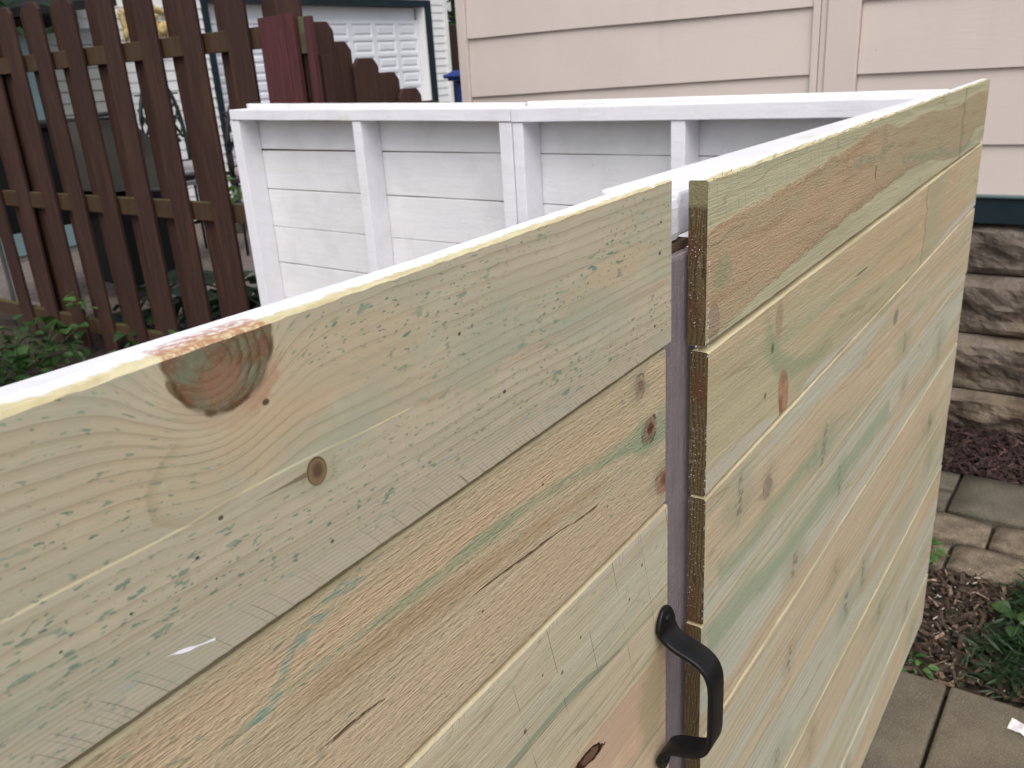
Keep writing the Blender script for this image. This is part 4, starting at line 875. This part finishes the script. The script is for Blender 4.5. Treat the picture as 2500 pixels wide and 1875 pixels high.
def lean(o, a): o.rotation_euler = (random.gauss(0, .005), random.gauss(0, .004), random.gauss(0, .01))
ys = [4.995 + 0.315 * 2, 4.995 + 0.315, 4.99, 4.69, 4.375, 4.065, 3.75, 3.43, 3.115, 2.80]
for i, y in enumerate(ys): lean(inst('picket', [pk, pk2][i % 2], fence, (FX, y, -0.01 + random.uniform(-.006, .006))), 0)
for i, y in enumerate(ys[:-1]): lean(inst('picket', pk, fence, (FX + 0.057, y - 0.157, -0.01)), 0)
for (z0, z1) in ((1.535, 1.618), (0.805, 0.892), (0.085, 0.168)):
    box('rail', (FX + 0.0195, 2.76, z0), (FX + 0.0565, 6.3, z1), fence, MRL, 0.003)
box('post', (FX + 0.058, 5.235, 0), (FX + 0.15, 5.325, 1.70), fence, MBR, 0.003)
cf = thing('picket_fence', 'purple-brown corner end of the picket fence stepping down towards the garage door', 'fence', (2.5, 2.75, 0))
for (y0, y1, zt) in ((2.775, 2.925, 1.642), (2.722, 2.772, 1.645), (2.630, 2.662, 1.628)):
    box('corner_board', (2.405, y0, 0.0), (2.428, y1, zt), cf, MPU, 0.002)
for k, (xr, zt) in enumerate(((2.590, 1.614), (2.695, 1.541), (2.825, 1.474), (2.967, 1.415), (3.082, 1.343), (3.22, 1.282))):
    inst('picket', picket_mesh(zt, 0.145, mat=MBR, axis='x'), cf, (xr - 0.0725, 2.70 + (0.019 if k % 2 else 0), 0))
box('rail', (2.60, 2.742, 0.95), (3.42, 2.78, 1.04), cf, MRL, 0.003)
box('post', (2.4535, 2.640, 0.0), (2.500, 2.715, 1.49), cf, MBR, 0.003)
box('rail_end', (2.432, 2.66, 1.50), (2.452, 2.735, 1.632), cf, MGP, 0.003)
bf = thing('board_fence', 'tall brown board fence standing behind the blue bin', 'fence', (12.0, 9.6, 0))
bp_ = picket_mesh(2.12, 0.145, flat=True, mat=MBR, axis='x')
for k in range(22): inst('board', bp_, bf, (10.7 + k * 0.148, 9.6, 0))
box('rail', (10.62, 9.622, 1.6), (13.9, 9.66, 1.69), bf, MBR, 0.003)

# blue wheelie bin standing on a raised pad
sheet('concrete_pad', 6.0, 8.4, 4.2, 6.2, 0.20, MSL)
bn = thing('recycling_bin', 'blue plastic recycling bin with hinged lid by the house corner', 'bin', (6.83, 5.05, 0.20))
MBN = plain('blue_plastic', (0.008, 0.030, 0.165), 0.4, 0.08, 6)
bm = bmesh.new(); r0 = [(6.56, 4.80), (7.08, 4.80), (7.08, 5.35), (6.56, 5.35)]; cxy = (6.82, 5.07)
lo_ = [bm.verts.new((cxy[0] + (x - cxy[0]) * .88, cxy[1] + (y - cxy[1]) * .88, 0.21)) for x, y in r0]; hi_ = [bm.verts.new((x, y, 1.335)) for x, y in r0]
bm.faces.new(lo_[::-1]); bm.faces.new(hi_)
for k in range(4): bm.faces.new((lo_[k], lo_[(k + 1) % 4], hi_[(k + 1) % 4], hi_[k]))
bmesh.ops.bevel(bm, geom=bm.edges[:], offset=0.03, segments=3, affect='EDGES'); bm_obj('body', bm, bn, MBN, True)
box('rim', (6.52, 4.76, 1.318), (7.12, 5.38, 1.358), bn, MBN, 0.01)
vs_ = [(6.48, 4.73, 1.36), (7.12, 4.73, 1.36), (7.12, 5.41, 1.36), (6.48, 5.41, 1.36), (6.56, 4.82, 1.408), (7.04, 4.82, 1.425), (7.04, 5.33, 1.425), (6.56, 5.33, 1.408)]
pydata('lid', vs_, [(0, 3, 2, 1), (4, 5, 6, 7), (0, 1, 5, 4), (1, 2, 6, 5), (2, 3, 7, 6), (3, 0, 4, 7)], bn, MBN)
q, f = tube([(6.53, 4.70, 1.36), (6.53, 5.42, 1.36)], 0.02, 10); pydata('hinge_bar', q, f, bn, MBN, True)

# ------------------------------------------------------------------ patio furniture seen between the pickets
MIR = plain('black_iron', (0.014, 0.016, 0.018), 0.4, 0.2, 20); MCU = plain('grey_cushion', (0.36, 0.33, 0.34), 0.9, 0.06, 10)
def iron_chair(label, cx, cy, mat_iron, z_seat, ztop, rz):
    t_ = thing('patio_chair', label, 'chair', (cx, cy, 0), 'wrought iron chairs on the patio')
    Rm = Matrix.Rotation(rz, 3, 'Z'); P = lambda x, y, z: Vector((cx, cy, 0)) + Rm @ Vector((x, y, z))
    for (x, y) in ((-.22, -.2), (.22, -.2), (-.22, .2), (.22, .2)):
        q, f = tube([P(x, y, 0), P(x * .97, y * .97, z_seat)], 0.012, 8); pydata('leg', q, f, t_, mat_iron, True)
    q, f = tube([P(.23 * math.cos(a), 0.21, z_seat + 0.02 + (ztop - z_seat - .02) * max(0, math.sin(a)) ** 0.7) for a in [i * math.pi / 20 for i in range(21)]], 0.017, 8); pydata('back_frame', q, f, t_, mat_iron, True)
    zc = (z_seat + ztop) / 2 + 0.02
    for sx in (-1, 1):
        q, f = tube([P(sx * .12 + .085 * math.cos(i * math.pi / 8), 0.212, zc - .02 + .085 * math.sin(i * math.pi / 8)) for i in range(17)], 0.010, 6); pydata('scroll', q, f, t_, mat_iron, True)
        q, f = tube([P(sx * .04, 0.214, zc + .20), P(sx * .10, .214, zc + .05), P(sx * .20, .214, zc - .12)], 0.011, 6); pydata('scroll', q, f, t_, mat_iron, True)
        q, f = tube([P(sx * .21, 0.216, zc + .14), P(sx * .12, .216, zc - .02), P(sx * .05, .216, zc - .20)], 0.011, 6); pydata('scroll', q, f, t_, mat_iron, True)
    for (cx2, cz2, r1, r2, a0) in ((-.13, 0, .12, .16, -1.3), (.13, 0, .12, .16, math.pi - 1.3), (0, .19, .16, .09, math.pi + .2), (0, -.17, .16, .09, .2)):
        q, f = tube([P(cx2 + r1 * math.cos(a0 + i * 2.7 / 12), 0.21, zc + cz2 + r2 * math.sin(a0 + i * 2.7 / 12)) for i in range(13)], 0.013, 6); pydata('scroll', q, f, t_, mat_iron, True)
    for z in (z_seat + 0.10, ztop - 0.13):
        q, f = tube([P(-.22, 0.21, z), P(.22, 0.21, z)], 0.008, 6); pydata('cross_bar', q, f, t_, mat_iron, True)
    lo, hi = (-.23, -.23, z_seat), (.23, .20, z_seat + .10)
    bm = bmesh.new(); box_bm(bm, lo, hi, 0.035); 
    for v in bm.verts: v.co = P(*v.co)
    bm_obj('cushion', bm, t_, MCU, True)
    bm = bmesh.new(); box_bm(bm, (-.25, -.24, z_seat - .035), (.25, .24, z_seat - .002), 0.006)
    for v in bm.verts: v.co = P(*v.co)
    bm_obj('seat_frame', bm, t_, mat_iron); return t_
iron_chair('green-black iron chair with scrolled back and grey cushion in front of the white siding', 4.55, 6.75, plain('green_iron', (0.018, 0.035, 0.028), 0.4, 0.2), 0.70, 1.50, 0.10)
iron_chair('brown iron chair with hooped back just left of the white fence end', 4.90, 6.08, plain('brown_iron', (0.035, 0.025, 0.022), 0.5, 0.2), 0.66, 1.325, 0.10)
tb = thing('patio_table', 'glass patio table with silver edge beside the iron chair', 'table', (4.1, 6.4, 0))
MSV = plain('silver_metal', (0.55, 0.56, 0.60), 0.25, 0.05, 5, metal=0.9)
box('table_top', (3.60, 6.3, 0.745), (4.42, 6.9, 0.77), tb, MSV, 0.006); box('shelf', (3.64, 6.32, 0.655), (4.40, 6.86, 0.695), tb, MSV, 0.006)
for (x, y) in ((3.66, 6.35), (4.38, 6.35), (3.66, 6.84), (4.38, 6.84)): box('leg', (x - .015, y - .015, 0), (x + .015, y + .015, 0.654), tb, MSV, 0.003)
gc = thing('grill', 'grey covered grill with slanted hood and dark cart behind the pickets', 'grill', (3.45, 5.7, 0))
MGY = plain('grey_cover', (0.085, 0.080, 0.070), 0.8, 0.1, 6, 0.3, 40)
pydata('cover', [(3.18, 5.6, 0.78), (3.60, 5.6, 0.76), (3.60, 6.1, 0.76), (3.18, 6.1, 0.78), (3.18, 5.6, 1.235), (3.42, 5.6, 1.225), (3.42, 6.1, 1.225), (3.18, 6.1, 1.235), (3.56, 5.6, 1.05), (3.56, 6.1, 1.05)],
       [(0, 1, 8, 5, 4), (3, 7, 6, 9, 2), (4, 5, 6, 7), (5, 8, 9, 6), (8, 1, 2, 9), (0, 4, 7, 3), (0, 3, 2, 1)], gc, MGY)
box('cart', (3.20, 5.62, 0.12), (3.62, 6.08, 0.735), gc, plain('black_metal', (0.008, 0.009, 0.010), 0.4), 0.01)
q, f = tube([(3.12, 5.56, 1.275), (3.36, 5.56, 1.275)], 0.012, 8); pydata('handle', q, f, gc, MIR, True)
q, f = tube([(3.425, 5.55, 1.10), (3.40, 5.55, 1.285)], 0.016, 8); pydata('upright', q, f, gc, plain('mauve_metal', (0.12, 0.10, 0.14), 0.5), True)
dk = thing('storage_cabinet', 'low black storage cabinet in front of the shed with steel legs', 'cabinet', (3.0, 6.3, 0))
box('body', (2.55, 6.05, 0.56), (3.55, 6.75, 1.205), dk, plain('black_cabinet', (0.010, 0.012, 0.012), 0.6, 0.3), 0.012)
box('lid', (2.52, 6.02, 1.208), (3.58, 6.78, 1.245), dk, plain('black_lid', (0.007, 0.008, 0.008), 0.6), 0.008)
for (x, y) in ((2.6, 6.1), (3.19, 6.08), (3.33, 6.08), (3.5, 6.7)): box('leg', (x - .012, y - .012, 0), (x + .012, y + .012, 0.559), dk, MSV, 0.002)
fp = thing('flower_pot', 'small pot of pink and purple flowers on the patio', 'flowers', (4.18, 6.40, 0.70))
vs_, fs_ = [], []
for i in range(60): 
    a = random.uniform(0, 6.28); leaf_geo(vs_, fs_, Vector((4.18 + random.gauss(0, .035), 6.40 + random.gauss(0, .035), 1.16 + random.gauss(0, .04))), Vector((math.cos(a), math.sin(a), .3)), Vector((0, 0, 1)), .035, .03)
tp = NT('petals'); gi = tp.n.new('ShaderNodeNewGeometry'); tp.base(tp.mix(tp.sst(gi.outputs['Random Per Island'], .45, .55), (0.65, 0.12, 0.16), (0.33, 0.20, 0.62)))
pydata('flowers', vs_, fs_, fp, tp.m)
q, f = tube([(4.18, 6.40, 0.701), (4.18, 6.40, 0.90), (4.18, 6.40, 1.08), (4.18, 6.4, 1.12)], [.05, .06, .075, .075], 14); pydata('pot', q, f, fp, plain('pale_pot', (0.45, 0.42, 0.38)), True)

# plants along the picket fence
plant('hosta', 'large dark hosta clump behind the pickets below the middle rail', 'plant', (2.95, 4.55, 0.0), 120, 0.42, 0.42, 0.17, 0.10, MLD, seed=11)
plant('hosta', 'dark hosta half hidden behind the pickets left of the patio pavers', 'plant', (2.90, 3.85, 0.0), 90, 0.36, 0.32, 0.15, 0.09, MLD, seed=12)
plant('shrub', 'green bush on the patio just left of the white fence post', 'plant', (5.7, 7.5, 0.0), 110, 0.62, 0.40, 0.15, 0.10, MLB, seed=13)
plant('vine', 'bright vine sprig poking between two pickets at knee height', 'vine', (2.40, 4.80, 0.20), 9, 0.22, 0.06, 0.075, 0.055, MLB, seed=14)
plant('vine', 'low bright leaves against the pickets just above the gate edge', 'vine', (2.36, 4.30, 0.0), 16, 0.14, 0.11, 0.075, 0.055, ML, seed=15)
plant('vine', 'broad leaves lying over the lowest rail between two pickets', 'vine', (2.42, 3.92, 0.12), 9, 0.12, 0.07, 0.075, 0.055, MLB, seed=18)
plant('ivy', 'leafy green ivy in the bottom left corner at the fence foot', 'ivy', (2.05, 4.95, -0.02), 150, 0.30, 0.34, 0.075, 0.055, ML, seed=16)
plant('ivy', 'spreading ivy at the far left edge in front of the pickets', 'ivy', (1.70, 4.65, -0.02), 170, 0.20, 0.36, 0.070, 0.052, ML, seed=17)

# ================================================================== WHITE SIDE WALL (behind the gate)
def wx(y): return 1.9904 + (y - 0.3) * 0.0761 if y <= 1.43 else 1.9904 + 1.13 * 0.0761 + (y - 1.43) * 0.0487
def yboard(name, parent, y0, y1, z0, z1, off0, off1, n=14, mat=None, dz0=0.0, dz1=0.0, wob=0.0012):   # board along y between wall offsets
    vs_, fs_ = [], []
    for i in range(n + 1):
        y = y0 + (y1 - y0) * i / n; dz = dz0 + (dz1 - dz0) * i / n
        w_ = wob * noise.noise(Vector((y * 6, z0 * 11, 1))); X = wx(y)
        for (o_, z) in ((off0, z0 + w_ + (dz if z0 > 1.2 and name == 'rail' else dz * 0.2)), (off0, z1 + w_ * .7 + dz), (off1, z1 + w_ * .7 + dz), (off1, z0 + w_ + (dz if z0 > 1.2 and name == 'rail' else dz * 0.2))): vs_.append((X + o_, y, z))
    for i in range(n):
        for k in range(4): k2 = (k + 1) % 4; fs_.append((i * 4 + k, i * 4 + k2, (i + 1) * 4 + k2, (i + 1) * 4 + k))
    fs_.append((0, 3, 2, 1)); fs_.append(tuple(n * 4 + k for k in range(4)))
    o = pydata(name, vs_, fs_, parent, mat or MW)
    if name == 'tongue': return o
    md = o.modifiers.new('bevel', 'BEVEL'); md.width = 0.0022; md.segments = 2; md.limit_method = 'ANGLE'; return o
W1 = thing('fence_panel', 'white painted board panel nearer the gate, framing facing the camera', 'fence panel', (2.03, 0.9, 0))
W2 = thing('fence_panel', 'white painted board panel at the left end, tied to the picket fence', 'fence panel', (2.1, 2.1, 0))
MWB = white_paint('white_wash', (0.755, 0.75, 0.765))
zj = [1.3060, 1.1663, 1.0254, 0.8850, 0.7445, 0.604, 0.4635, 0.323, 0.1825, 0.042]
for k in range(9):
    gp = 0.0016 + 0.0014 * (k % 2)
    yboard('board', W1, 0.345, 1.4335, zj[k + 1] + gp, zj[k], 0.0, 0.019, mat=MWB, dz1=0.003 if k == 0 else 0)
    yboard('board', W2, 1.4400, 2.735, zj[k + 1] + gp, zj[k], 0.0, 0.019, mat=MWB, dz1=0.028 if k == 0 else 0.0, dz0=0.0)
MTG = plain('bare_tongue', (0.13, 0.105, 0.07), 0.9, 0.3, 20)
for k in range(1, 9):
    for p, y0, y1 in ((W1, 0.36, 1.432), (W2, 1.442, 2.733)): yboard('tongue', p, y0, y1, zj[k] - 0.001, zj[k] + 0.006, 0.007, 0.013, mat=MTG, wob=0)
yboard('rail', W1, 0.315, 1.4265, 1.2600, 1.2965, -0.090, -0.0015)
yboard('rail', W2, 1.4295, 2.722, 1.2620, 1.2970, -0.090, -0.0015, dz1=0.022)
for (y0, y1, p) in ((1.3905, 1.4262, W1), (0.897, 0.935, W1), (0.40, 0.438, W1), (1.4300, 1.4740, W2), (2.037, 2.076, W2), (2.681, 2.732, W2)):
    for nm, z0, z1 in (('stud', 0.04, 1.2590 if p is W1 else 1.2600),):
        yboard(nm, p, y0, y1, z0, z1 + (0.011 if y0 > 2 else 0) * (y0 - 1.43) / 0.65, -0.086, -0.0012, n=2, wob=0)
for p, y0, y1 in ((W1, 0.44, 0.895), (W1, 0.937, 1.389), (W2, 1.475, 2.035), (W2, 2.078, 2.679)): yboard('bottom_rail', p, y0, y1, 0.05, 0.088, -0.086, -0.0012)

# ================================================================== RIGHT GATE PANEL
RP = thing('timber_screen', 'long fixed timber screen of streaky green and tan boards right of the gap', 'fence panel', (1.3, 0.29, 0))
D = 0.2762
# z of board upper and lower edges at the near end (x=0.651) and far end (x=2.02)
rows = [((1.3070, 1.3215), (1.1685, 1.2010)), ((1.1628, 1.1965), (1.0258, 1.0675)), ((1.0230, 1.0650), (0.8885, 0.9262)), ((0.8858, 0.9235), (0.7470, 0.7730))]
z_ = [(0.7450, 0.771), (0.6055, 0.622), (0.4660, 0.474), (0.3260, 0.328), (0.1870, 0.184), (0.0450, 0.040)]
for k in range(5): rows.append(((z_[k][0], z_[k][1]), (z_[k + 1][0] + 0.0022, z_[k + 1][1] + 0.0024)))
xe = [(0.6510, 2.0450), (0.6530, 2.0400), (0.6515, 2.0330), (0.6500, 2.0270), (0.651, 2.024), (0.651, 2.022), (0.651, 2.020), (0.651, 2.018), (0.651, 2.016)]
rm = [matR1(), matR2()] + [matRn(k) for k in range(2, 9)]
for k, ((a, b), (x0, x1)) in enumerate(zip(rows, xe)):
    oy = [0.0026, 0.0008, 0.0, 0.0014, 0.0, 0.0012, 0.0, 0.0012, 0.0][k]
    sweep_board('board', RP, [rm[k], MEDGE if k == 0 else MJ, MJ, MEND, MWB], x0, x1,
                lambda x, a=a: lerp(x, .651, 2.02, *a), lambda x, b=b: lerp(x, .651, 2.02, *b), lambda x, oy=oy: D + oy + 0.0012 * noise.noise(Vector((x * 3, oy * 900, 0))), 0.0165, 110, 0.0014, 0.0005, k * 3.3)
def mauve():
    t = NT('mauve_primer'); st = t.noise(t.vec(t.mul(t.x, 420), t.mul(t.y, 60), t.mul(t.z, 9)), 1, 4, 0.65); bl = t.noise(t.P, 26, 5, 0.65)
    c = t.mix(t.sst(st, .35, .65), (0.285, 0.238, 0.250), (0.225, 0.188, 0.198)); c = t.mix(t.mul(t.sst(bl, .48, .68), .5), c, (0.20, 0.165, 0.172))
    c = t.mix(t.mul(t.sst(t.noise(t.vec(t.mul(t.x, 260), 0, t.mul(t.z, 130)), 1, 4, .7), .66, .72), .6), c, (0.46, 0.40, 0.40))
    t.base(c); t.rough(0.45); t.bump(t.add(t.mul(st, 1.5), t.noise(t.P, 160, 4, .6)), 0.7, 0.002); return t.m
def xboard(name, parent, x0, x1, z0, z1, y0, y1, mat, bev=0.004): return box(name, (x0, y0, z0), (x1, y1, z1), parent, mat, bev)
xboard('rail', RP, 0.6655, 1.985, 1.2580, 1.2950, 0.3110, 0.386, MW, 0.003)
xboard('gap_shade', RP, 0.612, 0.679, 1.2475, 1.2552, 0.3080, 0.345, plain('gap_shade_brown', (0.10, 0.065, 0.04), 0.9), 0.001)  # dark brown strip added so the gap above the stud reads shaded
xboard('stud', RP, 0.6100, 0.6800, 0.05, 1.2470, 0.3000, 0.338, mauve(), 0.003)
xboard('stud', RP, 1.30, 1.338, 0.05, 1.2575, 0.2965, 0.385, MW, 0.003)
xboard('stud', RP, 1.860, 1.898, 0.05, 1.2575, 0.2965, 0.385, MW, 0.003)
xboard('bottom_rail', RP, 0.682, 1.298, 0.05, 0.088, 0.2965, 0.385, MW, 0.003)

# ================================================================== LEFT GATE (door)
GP = thing('wooden_gate', 'near gate leaf of pale green speckled pine boards with black pull handle', 'gate', (0.0, 0.29, 0))
yl = lambda x: 0.2879 + (x - 0.6065) * 0.0108
lm = [matL1(), matL2(), matL3(), matL4()] + [matRn(k) for k in (4, 6, 5, 8, 7)]
XL = -0.62
lr = [((1.3070, 1.3142), (1.1738, 1.1850)), ((1.1690, 1.1800), (1.0330, 1.0412)), ((1.0300, 1.0384), (0.8905, 0.8960)), ((0.8880, 0.8935), (0.752, 0.756))]
zz_ = [0.750, 0.611, 0.472, 0.333, 0.194, 0.055]
for k in range(5): lr.append(((zz_[k], zz_[k] + .004), (zz_[k + 1] + .003, zz_[k + 1] + .007)))
XR = [0.6035, 0.6010, 0.6022, 0.6030, 0.602, 0.602, 0.603, 0.602, 0.602]
for k, (a, b) in enumerate(lr):
    oy = [0.0, 0.0036, 0.0022, 0.0042, 0, .001, 0, .001, 0][k]
    f_ = lambda x, p: lerp(x, .106, .604, *p) if x > 0.106 else p[0]
    sweep_board('board', GP, [lm[k], MEDGE if k == 0 else MJ, MJ, MEND, MWB], XL, XR[k],
                lambda x, a=a: f_(x, a), lambda x, b=b: f_(x, b), lambda x, oy=oy: yl(x) + oy, 0.0165, 420 if k < 4 else 60, 0.0013, 0.00035, k * 5.1, 0.0005)
rl = xboard('rail', GP, XL, 0.6625, 1.2560, 1.2925, 0.3062, 0.3670, MW, 0.008)
xboard('stud', GP, 0.5250, 0.6030, 0.05, 1.2545, 0.3062, 0.345, MW, 0.003)
xboard('stud', GP, 0.0, 0.07, 0.05, 1.2545, 0.3062, 0.345, MW, 0.003)
xboard('stud', GP, XL, XL + 0.07, 0.05, 1.2545, 0.3062, 0.345, MW, 0.003)

# pull handle: flat bar bent out from two feet, a part of the gate
path_ = [(0.2868, 0.9422), (0.2866, 0.9350), (0.2862, 0.9270), (0.2845, 0.9195), (0.2790, 0.9130), (0.2700, 0.9085), (0.2600, 0.9055), (0.2500, 0.9015), (0.2425, 0.8950), (0.2385, 0.8860), (0.2372, 0.8760), (0.2370, 0.8640), (0.2370, 0.8515)]
path_ = path_ + [(y, 1.7030 - z) for (y, z) in path_[::-1][1:]]
W_ = 0.0270; T_ = 0.0052; xc = 0.5900; vs_, fs_ = [], []; N_ = len(path_); sec = []
dense = []
for i in range(N_ - 1):                     # Catmull-Rom refinement
    p0, p1, p2, p3 = path_[max(i - 1, 0)], path_[i], path_[i + 1], path_[min(i + 2, N_ - 1)]
    for s_ in range(4):
        t_ = s_ / 4; dense.append(tuple(0.5 * ((2 * p1[k]) + (-p0[k] + p2[k]) * t_ + (2 * p0[k] - 5 * p1[k] + 4 * p2[k] - p3[k]) * t_ ** 2 + (-p0[k] + 3 * p1[k] - 3 * p2[k] + p3[k]) * t_ ** 3) for k in (0, 1)))
dense.append(path_[-1]); ND = len(dense)
for i, (y, z) in enumerate(dense):
    a, b = dense[max(i - 1, 0)], dense[min(i + 1, ND - 1)]; d = Vector((0, b[0] - a[0], b[1] - a[1])).normalized(); nrm = Vector((0, -d.z, d.y))
    if nrm.y > 0: nrm = -nrm
    e = min(i, ND - 1 - i) / 9.0; wf = 1.0 if e >= 1 else math.sqrt(max(0.02, 1 - (1 - e) ** 2)); foot = 1 + 0.18 * max(0, 1 - abs(min(i, ND - 1 - i) - 9) / 7)
    hw = W_ / 2 * wf * foot; ht = T_ / 2 * (0.75 + 0.25 * min(1, e)); r_ = 0.0016
    ring = []
    for (sx, sn_) in ((1, 1), (-1, 1), (-1, -1), (1, -1)):
        cs_ = ((hw - r_, ht), (hw - r_ * .3, ht - r_ * .3), (hw, ht - r_)) if (sx * sn_) > 0 else ((hw, ht - r_), (hw - r_ * .3, ht - r_ * .3), (hw - r_, ht))
        for (u_, v_) in cs_: ring.append((sx * u_, sn_ * v_))
    ring.sort(key=lambda q: math.atan2(q[1], q[0]))
    for (u_, v_) in ring: vs_.append(Vector((xc + u_, y, z)) + nrm * v_)
K = 12
for i in range(ND - 1):
    for k in range(K): k2 = (k + 1) % K; fs_.append((i * K + k, i * K + k2, (i + 1) * K + k2, (i + 1) * K + k))
fs_.append(tuple(range(K))[::-1]); fs_.append(tuple((ND - 1) * K + k for k in range(K)))
tm = NT('black_enamel'); tm.base((0.006, 0.0062, 0.0068)); tm.rough(tm.add(0.34, tm.mul(tm.noise(tm.P, 60, 3), 0.12))); tm.b.inputs['Specular IOR Level'].default_value = 0.28; tm.bump(tm.noise(tm.P, 300, 3), 0.08, 0.0005)
ho = pydata('pull_handle', vs_, fs_, GP, tm.m, True)
for z in (0.9315, 0.7715):                  # screw heads in the feet
    sv_, sf_ = [], []
    for k in range(16):
        a = 2 * math.pi * k / 16
        for (r_, yy) in ((0.0, 0.2818), (0.0032, 0.2822), (0.0040, 0.2840)): sv_.append((xc + r_ * math.cos(a), yy, z + r_ * math.sin(a)))
    for k in range(16):
        k2 = (k + 1) % 16; sf_ += [(k * 3, k * 3 + 1, k2 * 3 + 1), (k * 3 + 1, k * 3 + 2, k2 * 3 + 2, k2 * 3 + 1)]
    s_o = pydata('screw', sv_, sf_, None, tm.m, True); s_o.parent = ho; s_o.matrix_parent_inverse = Matrix.Translation(parent_world(GP)).inverted() if False else Matrix.Identity(4)

# torn splinters along the sawn edges near the gap and along the top
def splinters(name, parent, n, fn, mat, l0, l1, r_=0.00022):
    vs_, fs_ = [], []
    for _ in range(n):
        p, d = fn(); L = random.uniform(l0, l1); q, f = tube([p, p + d.normalized() * L * .6 + Vector((0, 0, L * random.gauss(0, .15))), p + d.normalized() * L], [r_, r_ * .8, r_ * .3], 4); b = len(vs_); vs_ += q; fs_ += [tuple(k + b for k in ff) for ff in f]
    o = pydata(name, vs_, fs_, parent, mat); o['kind'] = 'stuff'; return o
MSP = plain('splinter', (0.30, 0.25, 0.15), 0.8); MSPW = plain('painted_splinter', (0.72, 0.70, 0.72), 0.6)
splinters('splinters', RP, 420, lambda: (Vector((0.6505, D + random.uniform(-.0003, .0165), random.uniform(0.75, 1.306))), Vector((-1, random.gauss(0, .5), random.gauss(-.1, .5)))), MSP, 0.0006, 0.0026, 0.00016)
splinters('paint_flecks', RP, 150, lambda: (Vector((0.6505, D + random.choice((0.0002, 0.0002, random.uniform(0.008, 0.0165))), random.choice((random.uniform(0.88, 1.03), random.uniform(1.16, 1.26), random.uniform(1.0, 1.1))))), Vector((-1, random.gauss(0, .5), random.gauss(-.1, .6)))), MSPW, 0.0006, 0.0020, 0.00022)
splinters('splinters', GP, 260, lambda: (Vector((0.6028, yl(.6) + random.uniform(0, .004), random.uniform(0.80, 1.17))), Vector((1, random.gauss(-.3, .4), random.gauss(0, .6)))), MSP, 0.0006, 0.0022, 0.00014)
def topf(): 
    x = random.uniform(0.66, 2.03); return Vector((x, D + random.uniform(0, .004), lerp(x, .651, 2.02, 1.307, 1.3215))), Vector((random.gauss(0, 1), -.4, random.uniform(0, .6)))
splinters('splinters', RP, 160, topf, MSP, 0.002, 0.007, 0.0003)

# scrap of paper on the path
sp_ = []
for i in range(6):
    for j in range(5): sp_.append((1.765 + i * 0.0075 + 0.002 * j, 0.020 + j * 0.0085 - 0.001 * i, 0.002 + 0.0055 * abs(noise.noise(Vector((i * .6, j * .6, 2)))) * 1.6))
pydata_o = pydata('paper_scrap', sp_, [(i * 5 + j, (i + 1) * 5 + j, (i + 1) * 5 + j + 1, i * 5 + j + 1) for i in range(5) for j in range(4)], None, plain('paper', (0.72, 0.70, 0.72), 0.7, 0.04, 40), False)
tag(pydata_o, 'crumpled white paper scrap lying on the concrete slab', 'paper')
